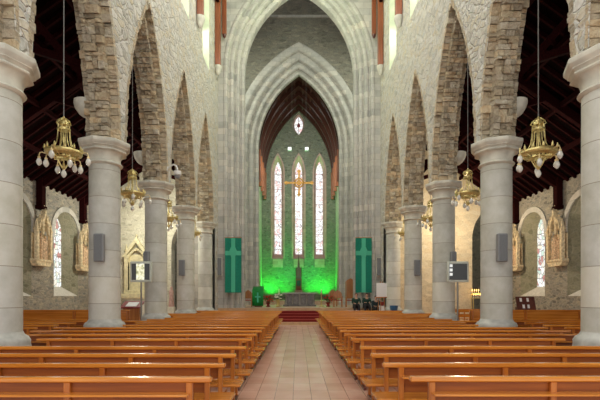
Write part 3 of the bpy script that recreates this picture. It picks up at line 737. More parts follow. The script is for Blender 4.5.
# ------------------------------------------------------------------ carved stations on aisle walls
def make_station():
    root = empty('carved_station', (0, 0, 0), '', 'carved relief', 'carved stations of the aisle walls')
    # local: x = along wall, y = out from wall (negative = towards nave), z up, 0 at bottom
    fn = lambda a, z, d: (a, -d, z)
    m = MB(); m.prism([(-0.5, 0.0), (-0.66, 0.22), (0.66, 0.22), (0.5, 0.0)], fn, 0.0, 0.32); m.box(-0.68, 0.68, -0.36, 0, 0.2, 0.32, 0.02); m.build('shelf', M['station'], root)
    m = MB(); m.box(-0.56, 0.56, -0.06, 0, 0.3, 1.55); m.build('back_plate', M['station'], root)
    m = MB()
    for x in (-0.56, 0.56, -0.22, 0.22):
        o_ = abs(x) > 0.4
        hz = 1.75 if o_ else 2.0
        w_ = 0.085 if o_ else 0.05; y0 = -0.36 if o_ else -0.42
        m.box(x-w_, x+w_, y0, y0+2*w_, 0.3 if o_ else 1.5, hz, 0.01)
        m.box(x-w_-0.02, x+w_+0.02, y0-0.02, y0+2*w_+0.02, hz-0.06, hz)
        m.add([(x-w_, y0, hz), (x+w_, y0, hz), (x+w_, y0+2*w_, hz), (x-w_, y0+2*w_, hz), (x, y0+w_, hz+0.5)], [(0, 1, 4), (1, 2, 4), (2, 3, 4), (3, 0, 4)])
    # gables
    for x, w_, zb, h in ((0, 0.3, 1.75, 1.05), (-0.36, 0.2, 1.7, 0.6), (0.36, 0.2, 1.7, 0.6)):
        m.prism([(x-w_, zb), (x-w_+0.06, zb), (x, zb+h*0.75), (x+w_-0.06, zb), (x+w_, zb), (x, zb+h)], fn, 0.2, 0.40)
        m.lathe([(0.005, 0.16), (0.045, 0.11), (0.02, 0.05), (0.03, -0.05)], 6, c=(x, -0.3, zb+h))
        for j in range(4):
            for s_ in (-1, 1): m.lathe([(0.01, 0.06), (0.04, 0.02), (0.02, -0.03)], 5, c=(x+s_*w_*(1-(j+0.5)/4.4), -0.18, zb+h*(j+0.5)/4.4+0.03))
    m.build('canopy', M['station'], root)
    m = MB(); rnd = random.Random(3)
    for x, h, y in ((-0.34, 1.1, -0.16), (-0.1, 1.25, -0.2), (0.14, 1.05, -0.18), (0.36, 1.15, -0.15), (0.0, 0.7, -0.24)):
        m.lathe([(0.10, 0), (0.11, 0.1), (0.085, h*0.5), (0.12, h*0.78), (0.09, h*0.86), (0.035, h*0.88), (0.06, h*0.93), (0.062, h*0.97), (0.02, h*1.02)], 8, c=(x, y, 0.32))
    m.build('figures', M['station_fig'], root, True)
    return root
s0 = make_station(); used = False
for sd in (-1, 1):
    for k, y in enumerate(ST):
        o = s0 if not used else copy_tree(s0); used = True
        o.location = (sd*(AX-0.01), y, 3.1); o.rotation_euler = (0, 0, -sd*PI/2 if sd > 0 else PI/2)
        o['label'] = 'cream gothic carved figure relief on the %s aisle wall, %s than the window' % (side_name(sd), ('nearer the camera', 'farther off')[k])
# ------------------------------------------------------------------ loudspeakers on pillars
def speaker_at(name, x, y, z, h, w_, label, rz=0):
    root = empty('column_loudspeaker', (x, y, z), label, 'loudspeaker', 'pillar loudspeakers', rz)
    m = MB(); m.box(-w_/2, w_/2, -0.14, 0.0, -h/2, h/2, 0.02); m.build('cabinet', M['speaker'], root)
    m = MB(); m.box(-w_/2+0.03, w_/2-0.03, -0.15, -0.139, -h/2+0.03, h/2-0.03); m.build('grille', M['grille'], root)
    m = MB(); m.box(-0.03, 0.03, -0.01, 0.09, -0.05, 0.05); m.build('bracket', M['metal_grey'], root)
    return root
for sd in (-1, 1):
    speaker_at('a', sd*5.30, PY[2]-0.49, 2.92, 0.74, 0.26, 'slim grey column loudspeaker on the %s pillar second from the camera' % side_name(sd), -sd*0.35*0)
    speaker_at('b', sd*(PX+0.2), PY[3]-0.40, 2.95, 0.64, 0.2, 'slim grey column loudspeaker on the %s pillar third from the camera' % side_name(sd), 0)
    speaker_at('c', sd*(PX+0.05), PY[4]-0.46, 2.95, 0.74, 0.28, 'slim grey column loudspeaker on the %s pillar fourth from the camera' % side_name(sd), 0)
    o = speaker_at('d', sd*4.76, E1-0.12, 3.4, 1.1, 0.3, 'beige box loudspeaker on the %s crossing pier beside the green banner' % side_name(sd), 0)
    for c_ in o.children: c_.data.materials[0] = M['cap'] if c_.name.startswith('cabinet') else M['grille']

# ------------------------------------------------------------------ monitors on stands
for sd in (-1, 1):
    y = 15.3
    root = empty('monitor_stand', (sd*5.5-0.02, y, 0), 'pale framed monitor on a thin pole by the third %s pillar, %s' % (side_name(sd), 'showing a bright picture' if sd < 0 else 'with a dark screen'), 'monitor')
    m = MB(); m.box(-0.25, 0.25, -0.25, 0.25, 0, 0.03); m.build('base', M['metal_grey'], root)
    m = MB(); m.tube([(0, 0, 0.03), (0, 0, 2.2)], 0.03, 10); m.build('pole', M['metal_grey'], root, True)
    m = MB(); z0, z1 = 2.13, 2.85
    m.box(-0.37, 0.37, -0.06, 0.04, z0, z1, 0.02); m.build('frame', M['frame_white'], root)
    m = MB(); m.box(-0.31, 0.31, -0.068, -0.058, z0+0.08, z1-0.08); scr = m.build('screen', M['screen_dark'], root)
    if sd < 0:
        mm = simple('bright screen picture', (0.1, 0.1, 0.1), 0.3, emit=(0.75, 0.72, 0.45), es=0.8)
        nt = mm.node_tree; b = nt.nodes['Principled BSDF']; tc = N(nt, 'ShaderNodeTexCoord'); nz = N(nt, 'ShaderNodeTexNoise'); nz.inputs['Scale'].default_value = 9; rp = ramp(nt, [(0.25, 0.25, 0.1), (0.85, 0.82, 0.5), (0.95, 0.95, 0.85)], [0.35, 0.5, 0.65])
        nt.links.new(tc.outputs['Object'], nz.inputs['Vector']); nt.links.new(nz.outputs['Fac'], rp.inputs['Fac']); nt.links.new(rp.outputs['Color'], b.inputs['Emission Color'])
        m = MB(); m.box(-0.15, 0.13, -0.074, -0.067, z0+0.08, z1-0.08); m.build('screen_picture', mm, scr)
    else:
        m = MB(); 
        for q in range(3): m.box(-0.30, -0.20, -0.074, -0.067, z1-0.2-q*0.15, z1-0.1-q*0.15)
        m.build('screen_icons', simple('white screen tiles', (0.3, 0.3, 0.3), 0.4, emit=(0.9, 0.92, 0.88), es=0.6), scr)
# security camera
root = empty('security_camera', (-NF+0.0, PY[3]-0.25, 6.35), 'white gooseneck dome camera on the left arcade above the third pillar', 'camera')
m = MB(); m.tube([(0.0, 0, 0), (0.1, 0, 0.10), (0.22, 0, 0.16), (0.33, 0, 0.12), (0.37, 0, 0.0), (0.37, 0, -0.08)], 0.03, 8); m.box(-0.03, 0.02, -0.06, 0.06, -0.09, 0.09, 0.01); m.build('arm', M['white_plastic'], root, True)
m = MB(); m.lathe([(0.05, -0.06), (0.13, -0.08), (0.14, -0.16), (0.14, -0.22), (0.11, -0.24)], 16, c=(0.37, 0, 0)); m.build('housing', M['white_plastic'], root, True)
m = MB(); m.lathe([(0.11, -0.24), (0.10, -0.30), (0.05, -0.35), (0.01, -0.36)], 16, c=(0.37, 0, 0)); m.build('dome', M['speaker'], root, True)

# ------------------------------------------------------------------ banners
for sd in (-1, 1):
    x = sd*3.92 if sd < 0 else 3.83
    root = empty('church_banner', (x, 26.15, 1.85), 'tall deep green banner with a light green cross hanging on the %s crossing pier' % side_name(sd), 'banner')
    def wav(xx, zz): return -0.02*math.sin(xx*9+0.5) - 0.01*math.sin(zz*2.2)
    def patch(name, x0, x1, z0, z1, d, mat, par, thick=0.008, top=None):
        m = MB(); nx, nz = 8, 14; vs = []; fs = []
        for side in (0, 1):
            for i in range(nz+1):
                for j in range(nx+1):
                    zz = z0+(z1-z0)*i/nz; xx = x0+(x1-x0)*j/nx
                    vs.append((xx, wav(xx, zz)-d - (thick if side else 0), zz))
        o_ = (nx+1)*(nz+1)
        for i in range(nz):
            for j in range(nx):
                a = i*(nx+1)+j; fs += [(a, a+1, a+nx+2, a+nx+1), (o_+a, o_+a+nx+1, o_+a+nx+2, o_+a+1)]
        for i in range(nz):
            for j in (0, nx): a = i*(nx+1)+j; fs.append((a, a+nx+1, o_+a+nx+1, o_+a))
        for j in range(nx):
            for i in (0, nz): a = i*(nx+1)+j; fs.append((a, a+1, o_+a+1, o_+a))
        m.add(vs, fs); return m.build(name, mat, par, True)
    cl = patch('cloth', -0.49, 0.49, 0, 3.25, 0, M['ban_dark'], root)
    patch('cross_upright', -0.12, 0.12, 0.02, 3.23, 0.009, M['ban_light'], root)
    patch('cross_arm', -0.47, 0.47, 2.22, 2.48, 0.018, M['ban_light'], root)
    m = MB(); 
    m.prism([(-0.12, 2.1), (0.12, 2.1), (0.22, 2.5), (0.10, 2.75), (-0.10, 2.75), (-0.22, 2.5)], lambda a, z, d: (a, -0.045-d, z), 0, 0.006); m.build('cross_flare', M['ban_light'], root)
    m = MB(); m.tube([(-0.52, 0.0, 3.27), (0.52, 0.0, 3.27)], 0.018, 8); m.build('rod', M['chairwood'], root)
    m = MB(); m.box(-0.02, 0.02, 0.0, 0.38, 3.27, 3.30); m.build('hook', M['metal_grey'], root)

# ------------------------------------------------------------------ sanctuary furniture
root = empty('altar', (0.05, 31, PH), 'broad dark grey marble altar table in the sanctuary', 'altar')
m = MB(); m.box(-1.15, 1.15, -0.4, 0.4, 0.0, 0.12, 0.01); m.box(-1.05, 1.05, -0.34, 0.34, 0.12, 0.86, 0.01)
m.build('block', M['altar'], root)
m = MB(); m.box(-1.22, 1.22, -0.45, 0.45, 0.86, 0.97, 0.015); m.build('slab', M['altar_top'], root)
for x in (-0.95, -0.48, 0, 0.48, 0.95):
    m = MB(); m.lathe([(0.07, 0.12), (0.07, 0.17), (0.05, 0.19), (0.05, 0.76), (0.08, 0.80), (0.08, 0.86)], 12, c=(x, -0.38, 0)); m.build('colonnette', M['altar_top'], root, True)
# tabernacle tower and small crucifix behind
root = empty('tabernacle', (0.0, 45.6, 1.25), 'slim tabernacle tower with a spire below the middle east window', 'tabernacle')
m = MB(); m.box(-0.36, 0.36, -0.25, 0.3, 0, 0.9, 0.02); m.box(-0.42, 0.42, -0.3, 0.35, 0.9, 1.0, 0.02); m.build('pedestal', M['ashlar_pink'], root)
m = MB(); m.box(-0.3, 0.3, -0.18, 0.25, 1.0, 2.2, 0.02); m.build('case', M['redpot'], root)
m = MB(); m.box(-0.2, 0.2, -0.2, -0.17, 1.45, 2.0); m.build('niche_door', M['black'], root)
m = MB()
for s_ in (-1, 1): m.lathe([(0.05, 2.2), (0.05, 3.1), (0.07, 3.12), (0.01, 3.5)], 8, c=(s_*0.26, 0.0, 0))
m.prism([(-0.28, 2.2), (0.28, 2.2), (0.2, 3.3), (0.12, 3.4), (0.0, 4.9), (-0.12, 3.4), (-0.2, 3.3)], lambda a, z, d: (a, d, z), -0.1, 0.12)
m.build('spire', M['darkwood'], root)
m = MB(); m.box(-0.03, 0.03, -0.02, 0.04, 4.8, 5.4); m.box(-0.16, 0.16, -0.02, 0.04, 5.1, 5.17); m.build('crucifix', M['gold'], root)
# hanging cross
root = empty('hanging_cross', (0.0, 31.0, 9.62), 'large gilded cross with ringed centre hanging before the middle window', 'cross')
m = MB()
def arm(ax, L):
    for s_ in (-1, 1):
        pts = [(-0.05, 0.1), (0.05, 0.1), (0.07, L*0.75), (0.15, L*0.86), (0.07, L*0.9), (0.0, L), (-0.07, L*0.9), (-0.15, L*0.86), (-0.07, L*0.75)]
        fn = (lambda a, z, d: (s_*z, d, a)) if ax == 0 else (lambda a, z, d: (a, d, s_*z))
        m.prism(pts, fn, -0.04, 0.04)
bronze = simple('orange gilt', (0.62, 0.33, 0.08), 0.4, 0.45, noise=0.3, nscale=12)
arm(0, 1.08); arm(1, 0.98); m.build('arms', bronze, root)
m = MB(); pts = [(0.3*math.cos(2*PI*k/28), 0, 0.3*math.sin(2*PI*k/28)) for k in range(29)]; m.tube(pts, 0.06, 8); m.prism([(0.2*math.cos(2*PI*k/20), 0.2*math.sin(2*PI*k/20)) for k in range(20)], lambda a, z, d: (a, d, z), -0.07, 0.07)
m.build('ring', bronze, root, True)
m = MB(); 
for s_ in (-1, 1): m.tube([(s_*0.5, 0, 0.05), (s_*0.5, 0, 16.3)], 0.006, 4)
m.build('wire', M['chain'], root)
# green draped ambo
root = empty('draped_lectern', (-2.68, 29.0, PH), 'lectern draped in bright green cloth on the left of the sanctuary', 'lectern')
m = MB(); m.box(-0.25, 0.25, -0.12, 0.25, 0.0, 1.05, 0.02); m.build('stand', M['chairwood'], root)
m = MB(); m.prism([(-0.42, 1.02), (-0.42, 1.05), (0.3, 1.32), (0.3, 1.29)], lambda a, z, d: (d, a, z), -0.36, 0.36); m.build('desk', M['chairwood'], root)
m = MB(); nx = 24; vs = []; fs = []
for zi, z in enumerate((0.08, 0.5, 1.1)):
    for j in range(nx+1): vs.append((-0.36+0.72*j/nx, -0.46+0.02*math.sin(j*1.7)*(1-zi*0.45), z))
for zi in range(2):
    for j in range(nx): a = zi*(nx+1)+j; fs.append((a, a+1, a+nx+2, a+nx+1))
m.add(vs, fs); m.quad((-0.36, -0.46, 1.1), (0.36, -0.46, 1.1), (0.36, 0.3, 1.36), (-0.36, 0.3, 1.36))
cl = m.build('cloth', M['green_cloth'], root, True); cl.modifiers.new('t', 'SOLIDIFY').thickness = 0.01
m = MB(); m.prism([(-0.05, 0.3), (0.05, 0.3), (0.05, 0.62), (0.18, 0.62), (0.18, 0.72), (0.05, 0.72), (0.05, 0.95), (-0.05, 0.95), (-0.05, 0.72), (-0.18, 0.72), (-0.18, 0.62), (-0.05, 0.62)], lambda a, z, d: (a, -0.485-d, z), 0, 0.006); m.build('cross_emblem', M['ban_light'], root)

def flower_stand(x, y, zb, label, white=False, h=0.5, sc=1.0):
    root = empty('flower_arrangement', (x, y, zb), label, 'flowers')
    m = MB(); m.lathe([(0.12, 0), (0.15, 0.05), (0.09, 0.1), (0.07, h*0.5), (0.14, h*0.8), (0.17, h)], 14); m.build('vase', M['gold'] if white else M['redpot'], root, True)
    rnd = random.Random(int(x*10)+3); ml = MB(); mf = MB()
    for k in range(26):
        a = rnd.uniform(0, 2*PI); r = sc*rnd.uniform(0.05, 0.34); z = h + sc*rnd.uniform(0.05, 0.42)*(1.2-r)
        c = (r*math.cos(a), r*math.sin(a), z)
        ml.tube([(0, 0, h-0.05), (c[0]*0.6, c[1]*0.6, h+(z-h)*0.5), c], 0.006, 4)
        ml.add([(c[0]*0.5, c[1]*0.5, h+(z-h)*0.4), (c[0]*0.9+0.05, c[1]*0.9, z-0.1), (c[0]*1.2, c[1]*1.2, z-0.05), (c[0]*0.9-0.05, c[1]*0.9+0.03, z-0.08)], [(0, 1, 2, 3)])
        mf.lathe([(0.01, -0.02), (0.05, 0.0), (0.065, 0.03), (0.04, 0.05), (0.015, 0.045)], 8, c=c)
    ml.build('stems', M['leaf'], root); mf.build('blooms', M['flower_white'] if white else M['flower_red'], root, True)
flower_stand(-2.05, 29.2, PH, 'low red flower arrangement between the green lectern and the white flowers', h=0.3)
flower_stand(-1.42, 29.3, PH, 'white flowers in a gilt vase at the left end of the altar', True, 0.5, 0.75)
flower_stand(1.95, 29.6, PH, 'low red and green flower arrangement right of the altar', h=0.3)
# paschal candle stands
for k, (x, lb) in enumerate(((-1.36, 'tall candle on a gilded stand at the left end of the altar'), (1.52, 'tall candle on a gilded stand at the right end of the altar'))):
    root = empty('candle_stand', (x, 29.9, PH), lb, 'candlestick')
    m = MB(); m.lathe([(0.2, 0), (0.2, 0.04), (0.06, 0.1), (0.04, 0.3), (0.07, 0.36), (0.04, 0.42), (0.035, 0.8), (0.08, 0.86), (0.1, 0.88), (0.03, 0.9)], 16); m.build('stand', M['gold'], root, True)
    m = MB(); m.lathe([(0.035, 0.9), (0.035, 1.2)], 12); m.build('candle', M['candle'], root, True)

def make_chair(x, y, z, h, label, seatmat, name='sanctuary_chair', w=0.52):
    root = empty(name, (x, y, z), label, 'chair', 'wooden sanctuary chairs')
    m = MB(); m.box(-w/2, w/2, -0.24, 0.24, 0.42, 0.48, 0.01); m.build('seat', seatmat, root)
    m = MB(); m.box(-w/2+0.04, w/2-0.04, 0.2, 0.24, 0.55, h-0.08, 0.01)
    m.prism([(-w/2, h-0.1), (w/2, h-0.1), (w/2-0.08, h), (0, h+0.12), (-w/2+0.08, h)], lambda a, zz, d: (a, d, zz), 0.19, 0.25)
    m.build('backrest', M['chairwood'], root)
    for sx in (-1, 1):
        m = MB(); m.box(sx*w/2-0.025, sx*w/2+0.025, 0.2, 0.25, 0, h-0.1, 0.005); m.build('leg', M['chairwood'], root)
        m = MB(); m.box(sx*w/2-0.025, sx*w/2+0.025, -0.24, -0.19, 0, 0.66, 0.005); m.build('leg', M['chairwood'], root)
        m = MB(); m.box(sx*w/2-0.03, sx*w/2+0.03, -0.26, 0.22, 0.66, 0.70, 0.008); m.build('armrest', M['chairwood'], root)
make_chair(-3.35, 28.7, PH, 1.0, 'wooden armchair with red seat behind the left banner', M['red_seat'])
make_chair(-3.0, 31.5, PH, 1.15, 'wooden armchair behind the green draped lectern', M['red_seat'])
make_chair(2.35, 30.5, PH, 1.05, 'wooden armchair nearest the altar on the right', M['red_seat'])
make_chair(2.55, 28.9, PH, 1.0, 'wooden armchair with red seat left of the tall chair', M['red_seat'])
make_chair(3.32, 28.25, PH, 1.75, 'tall backed wooden chair beside the right banner', M['red_seat'], w=0.6)

# easel with white board
root = empty('easel', (4.5, 24.1, 0.0), 'white paper board on an easel beside the right banner', 'easel')
m = MB(); m.box(-0.28, 0.28, -0.05, -0.02, 1.60, 2.36, 0.005); m.build('board', M['paper'], root)
for a, b in (((-0.28, 0, 0.0), (-0.05, 0, 2.45)), ((0.28, 0, 0.0), (0.05, 0, 2.45)), ((0, 0.35, 0.0), (0, 0.02, 2.3))):
    m = MB(); m.bar(a, b, 0.035, 0.035); m.build('leg', M['chairwood'], root)
m = MB(); m.box(-0.3, 0.3, -0.06, 0.03, 1.55, 1.6); m.build('ledge', M['chairwood'], root)

# ------------------------------------------------------------------ seated people
def skin_mesh(name, pts, edges, mat, parent, sub=1):
    me = bpy.data.meshes.new(name); me.from_pydata([p[0] for p in pts], edges, []); me.materials.append(mat)
    o = bpy.data.objects.new(name, me); COL.objects.link(o); o.parent = parent
    o.modifiers.new('skin', 'SKIN'); 
    for i, p in enumerate(pts):
        r = p[1]; r = (r, r) if not isinstance(r, tuple) else r
        me.skin_vertices[0].data[i].radius = r
    me.skin_vertices[0].data[0].use_root = True
    o.modifiers['skin'].use_smooth_shade = True
    s_ = o.modifiers.new('sub', 'SUBSURF'); s_.levels = sub; s_.render_levels = sub
    return o
def person(x, y, z, rz, label, jacket, arms=0.0, lean=0.1, drop=0.31):
    root = empty('person', (x, y, z), label, 'person', None, rz)
    # faces -y; seat at 0.40; z = ground under the feet
    H = 0.42
    P = [((0, 0, H+0.06), 0.10), ((0, -lean*0.4, H+0.24), (0.10, 0.08)), ((0, -lean, H+0.44), (0.10, 0.07)), ((0, -lean*1.0, H+0.53), 0.052), ((0, -lean*1.3, H+0.585), (0.058, 0.068)), ((0, -lean*1.3, H+0.68), (0.078, 0.095)), ((0, -lean*1.25, H+0.755), 0.06)]
    E = [(0, 1), (1, 2), (2, 3), (3, 4), (4, 5), (5, 6)]
    def chain(start, L):
        prev = start
        for p, r in L: P.append((p, r)); E.append((prev, len(P)-1)); prev = len(P)-1
    for s_ in (-1, 1):
        chain(0, [((s_*0.10, -0.03, H+0.03), 0.08), ((s_*0.13, -0.43, H+0.06), 0.055), ((s_*0.13, -0.46, 0.28-drop*0.4), 0.052), ((s_*0.13, -0.44, 0.07-drop), 0.038), ((s_*0.13, -0.56, 0.035-drop), 0.034)])
        chain(2, [((s_*0.19, -lean, H+0.45), 0.042), ((s_*0.23, -lean-0.05, H+0.22), 0.036), ((s_*0.14, -lean-0.25, H+0.18+arms), 0.03), ((s_*0.10, -lean-0.33, H+0.18+arms), 0.025)])
    body = skin_mesh('body', P, E, M['skin'], root)
    # face
    hz = H+0.66; hy = -lean*1.3
    m = MB(); m.lathe([(0.004, 0.03), (0.014, 0.0), (0.018, -0.018), (0.006, -0.024)], 6, c=(0, hy-0.092, hz)); m.build('nose', M['skin'], root, True)
    for s_ in (-1, 1):
        m = MB(); m.lathe([(0.001, -0.009), (0.009, 0), (0.001, 0.009)], 6, c=(s_*0.03, hy-0.083, hz+0.025)); m.build('eye', M['black'], root)
        m = MB()
        for q in range(4):
            m.tube([(s_*0.10+(q-1.5)*0.016, -lean-0.34, H+0.18+arms), (s_*0.09+(q-1.5)*0.016, -lean-0.385-0.006*(q in (1, 2)), H+0.175+arms), (s_*0.085+(q-1.5)*0.015, -lean-0.405, H+0.155+arms)], [0.009, 0.008, 0.006], 6)
        m.tube([(s_*0.075, -lean-0.32, H+0.19+arms), (s_*0.055, -lean-0.36, H+0.185+arms)], [0.010, 0.008], 6)
        m.build('fingers', M['skin'], root, True)
    m = MB(); m.lathe([(0.004, -0.003), (0.02, 0), (0.004, 0.004)], 8, c=(0, hy-0.078, hz-0.035)); m.build('mouth', M['redpot'], root)
    # clothes
    Pj = [((0, 0.0, H+0.04), (0.155, 0.14)), ((0, -lean*0.4, H+0.24), (0.165, 0.125)), ((0, -lean, H+0.47), (0.175, 0.115)), ((0, -lean*1.1, H+0.53), 0.075)]; Ej = [(0, 1), (1, 2), (2, 3)]
    P2, E2_ = Pj, Ej
    for s_ in (-1, 1):
        prev = 2
        for p, r in [((s_*0.2, -lean, H+0.45), 0.065), ((s_*0.24, -lean-0.05, H+0.22), 0.056), ((s_*0.155, -lean-0.22, H+0.18+arms), 0.044)]:
            P2.append((p, r)); E2_.append((prev, len(P2)-1)); prev = len(P2)-1
    skin_mesh('jacket', P2, E2_, jacket, root)
    P3 = [((0, -0.0, H+0.03), 0.14)]; E3 = []
    for s_ in (-1, 1):
        prev = 0
        for p, r in [((s_*0.10, -0.06, H+0.03), 0.115), ((s_*0.13, -0.44, H+0.06), 0.082), ((s_*0.13, -0.47, 0.28-drop*0.4), 0.07), ((s_*0.13, -0.45, 0.09-drop), 0.06)]:
            P3.append((p, r)); E3.append((prev, len(P3)-1)); prev = len(P3)-1
    skin_mesh('trousers', P3, E3, M['trouser'], root)
    m = MB(); m.lathe([(0.084, -0.035), (0.092, -0.005), (0.090, 0.03), (0.072, 0.068), (0.035, 0.088), (0.004, 0.092)], 16)
    hr = m.build('hair', M['hair'], root, True, loc=(0, hy+0.024, hz+0.042)); hr.rotation_euler = (-0.8, 0, 0)
    for s_ in (-1, 1):
        m = MB(); m.lathe([(0.004, -0.03), (0.014, -0.01), (0.017, 0.015), (0.005, 0.03)], 8, c=(s_*0.078, hy, hz+0.005)); m.build('ear', M['skin'], root, True)
    return root
# low steps make the seat
person(3.36, 26.05, 0.62, 0.0, 'person in a dark green jacket sitting below the right banner, left one of the pair', M['jacket_green'])
person(3.98, 26.05, 0.62, 0.0, 'person in a dark green jacket sitting below the right banner, right one of the pair', M['jacket_green'], 0.05)
person(4.45, 25.76, 0.465, 0.1, 'person in a dark jacket sitting behind the white easel board', M['jacket_dark'], 0.0, 0.14)
for k, (x, y, z) in enumerate(((3.36, 26.05, 0.62), (3.98, 26.05, 0.62), (4.45, 25.76, 0.465))):
    root = empty('low_stool', (x, y+0.05, z), 'low dark wooden stool under the seated person %s' % ('left of the pair below the banner', 'right of the pair below the banner', 'in front of the easel')[k], 'stool')
    m = MB(); m.lathe([(0.17, 0.26), (0.17, 0.30)], 16); m.build('seat', M['darkwood'], root)
    for s_ in (-1, 1):
        for t in (-1, 1):
            m = MB(); m.bar((s_*0.11, t*0.11, 0.02), (s_*0.09, t*0.09, 0.27), 0.03, 0.03); m.build('leg', M['darkwood'], root)
# red cushion-covered pot and blue basin near right pillar
root = empty('blue_basin', (5.17, 24.05, 0.0), 'blue plastic basin on a small stand at the foot of the farthest right pillar', 'basin')
m = MB(); m.lathe([(0.16, 0.86), (0.2, 0.9), (0.23, 1.12), (0.25, 1.13), (0.22, 1.12), (0.18, 0.92)], 18, cap=True); m.build('bowl', M['blue'], root, True)
m = MB(); m.lathe([(0.2, 0), (0.2, 0.04), (0.03, 0.07), (0.03, 0.8), (0.12, 0.87)], 12); m.build('stand', M['metal_grey'], root, True)
root = empty('potted_plant', (4.66, 24.75, 0.0), 'dark red potted plant on a white pedestal beside the blue basin', 'potted plant')
m = MB(); m.box(-0.14, 0.14, -0.14, 0.14, 0, 1.1, 0.01); m.build('pedestal', M['paper'], root)
m = MB(); m.lathe([(0.08, 1.1), (0.12, 1.3), (0.13, 1.32), (0.1, 1.3)], 12); m.build('pot', M['redpot'], root, True)
m = MB(); rnd = random.Random(9)
for k in range(14):
    a = rnd.uniform(0, 6.28); r = rnd.uniform(0.08, 0.2); z = rnd.uniform(1.5, 1.75)
    m.add([(0, 0, 1.3), (r*math.cos(a+0.25)*0.7, r*math.sin(a+0.25)*0.7, z-0.1), (r*math.cos(a), r*math.sin(a), z), (r*math.cos(a-0.25)*0.7, r*math.sin(a-0.25)*0.7, z-0.1)], [(0, 1, 2, 3)])
m.build('leaves', M['leaf'], root)

# ------------------------------------------------------------------ left aisle altar niche
root = empty('gothic_niche', (-9.97, 27.15, 1.5), 'pale yellow gabled gothic stone niche on the end wall of the left aisle', 'niche')
fn = lambda a, z, d: (a, -d, z)
m = MB()
m.box(-0.82, 0.82, -0.5, 0, 0.0, 0.3, 0.02); m.box(-0.72, 0.72, -0.35, 0, 0.3, 0.5, 0.01)
m.build('ledge', M['niche'], root)
m = MB(); m.box(-0.7, 0.7, -0.4, 0.03, -1.5, 0.0, 0.01); m.build('base', M['cap'], root)
m = MB()
for s_ in (-1, 1):
    m.box(s_*0.62-0.12, s_*0.62+0.12, -0.26, 0, 0.5, 2.6, 0.01)
    m.lathe([(0.13, 2.6), (0.16, 2.66), (0.1, 2.7), (0.1, 2.95), (0.01, 3.35)], 8, c=(s_*0.62, -0.13, 0))
m.build('pinnacle', M['niche'], root)
m = MB()
sweep_profile(m, 0.5, 0.5, 2.2, 0.75, [(0, 0.0), (0, 0.22), (0.1, 0.26), (0.14, 0.2), (0.14, 0)], lambda s_, z, d: (s_, -d, z), 8)
m.prism([(-0.85, 2.55), (-0.66, 2.55), (0, 3.42), (0.66, 2.55), (0.85, 2.55), (0, 3.72)], fn, 0.02, 0.3)
m.lathe([(0.01, 0.25), (0.08, 0.18), (0.04, 0.1), (0.05, 0)], 8, c=(0, -0.16, 3.7))
m.build('gable', M['niche'], root)
m = MB(); m.box(-0.5, 0.5, -0.04, 0, 0.5, 2.7); m.build('back', M['niche'], root)

# reading desks / racks
root = empty('reading_desk', (-7.55, 19.9, 0), 'dark red reading desk with an open white book behind the left pillar pews', 'desk')
m = MB(); m.box(-0.36, 0.36, -0.2, 0.2, 0, 1.12, 0.01); m.build('body', M['chairwood'], root)
m = MB(); m.prism([(-0.34, 1.10), (-0.34, 1.15), (0.3, 1.42), (0.3, 1.37)], lambda a, z, d: (d, a, z), -0.45, 0.45); m.build('top', M['redpot'], root)
m = MB(); m.prism([(-0.28, 1.18), (-0.28, 1.20), (0.12, 1.37), (0.12, 1.35)], lambda a, z, d: (d, a, z), -0.22, 0.26); m.build('book', M['paper'], root)
root = empty('leaflet_rack', (9.25, 18.0, 0), 'dark wooden rack holding four white leaflets by the right aisle wall', 'rack')
m = MB(); m.prism([(-0.1, 1.05), (-0.05, 1.05), (0.12, 1.62), (0.07, 1.62)], lambda a, z, d: (d, a, z), -0.38, 0.38); m.build('board', M['darkwood'], root)
for x, z in ((-0.2, 1.42), (0.08, 1.42), (-0.12, 1.15), (0.08, 1.15)):
    m = MB(); yy = -0.1 + 0.17*(z-1.05)/0.57 - 0.012; m.prism([(yy, z), (yy-0.008, z), (yy+0.035, z+0.15), (yy+0.043, z+0.15)], lambda a, zz, d: (d, a, zz), x-0.045, x+0.045); m.build('leaflet', M['paper'], root)
for s_ in (-1, 1):
    m = MB(); m.box(s_*0.33-0.03, s_*0.33+0.03, -0.02, 0.16, 0, 1.2); m.box(s_*0.33-0.03, s_*0.33+0.03, -0.2, 0.3, 0, 0.05); m.build('leg', M['darkwood'], root)

# wooden benches and votive stand at the right aisle end
for k, (x, y) in enumerate(((8.3, 21.4), (8.7, 23.2))):
    root = empty('prayer_bench', (x, y, 0), 'open backed orange wooden bench between the right pillars, %s' % ('nearer one', 'farther one below the candles')[k], 'bench', 'benches at the end of the right aisle')
    m = MB(); m.box(-0.9, 0.9, 0, 0.42, 0.42, 0.46, 0.01); m.build('seat', M['rail'], root)
    m = MB(); m.box(-0.9, 0.9, -0.03, 0.0, 0.86, 0.96, 0.01); m.build('top_rail', M['rail'], root)
    m = MB(); m.box(-0.9, 0.9, -0.03, 0.0, 0.62, 0.70, 0.01); m.build('middle_rail', M['rail'], root)
    for s_ in (-1, -0.33, 0.33, 1):
        m = MB(); m.box(s_*0.86-0.03, s_*0.86+0.03, -0.035, 0.01, 0, 0.9); m.build('leg', M['pew_y'], root)
        m = MB(); m.box(s_*0.86-0.03, s_*0.86+0.03, 0.36, 0.41, 0, 0.42); m.build('leg', M['pew_y'], root)
root = empty('votive_candle_stand', (10.95, 26.75, 0.6), 'votive stand of glowing candles in the dark right aisle doorway', 'candle stand')
m = MB(); m.box(-0.45, 0.45, -0.2, 0.2, 0.9, 0.94); m.box(-0.45, 0.45, 0.0, 0.2, 1.15, 1.19)
for s_ in (-1, 1):
    for t in (-1, 1): m.box(s_*0.42-0.02, s_*0.42+0.02, t*0.17-0.02, t*0.17+0.02, 0, 0.92 if t < 0 else 1.17); m.box(s_*0.42-0.02, s_*0.42+0.02, t*0.17-0.02, t*0.17+0.02, -0.6, 0)
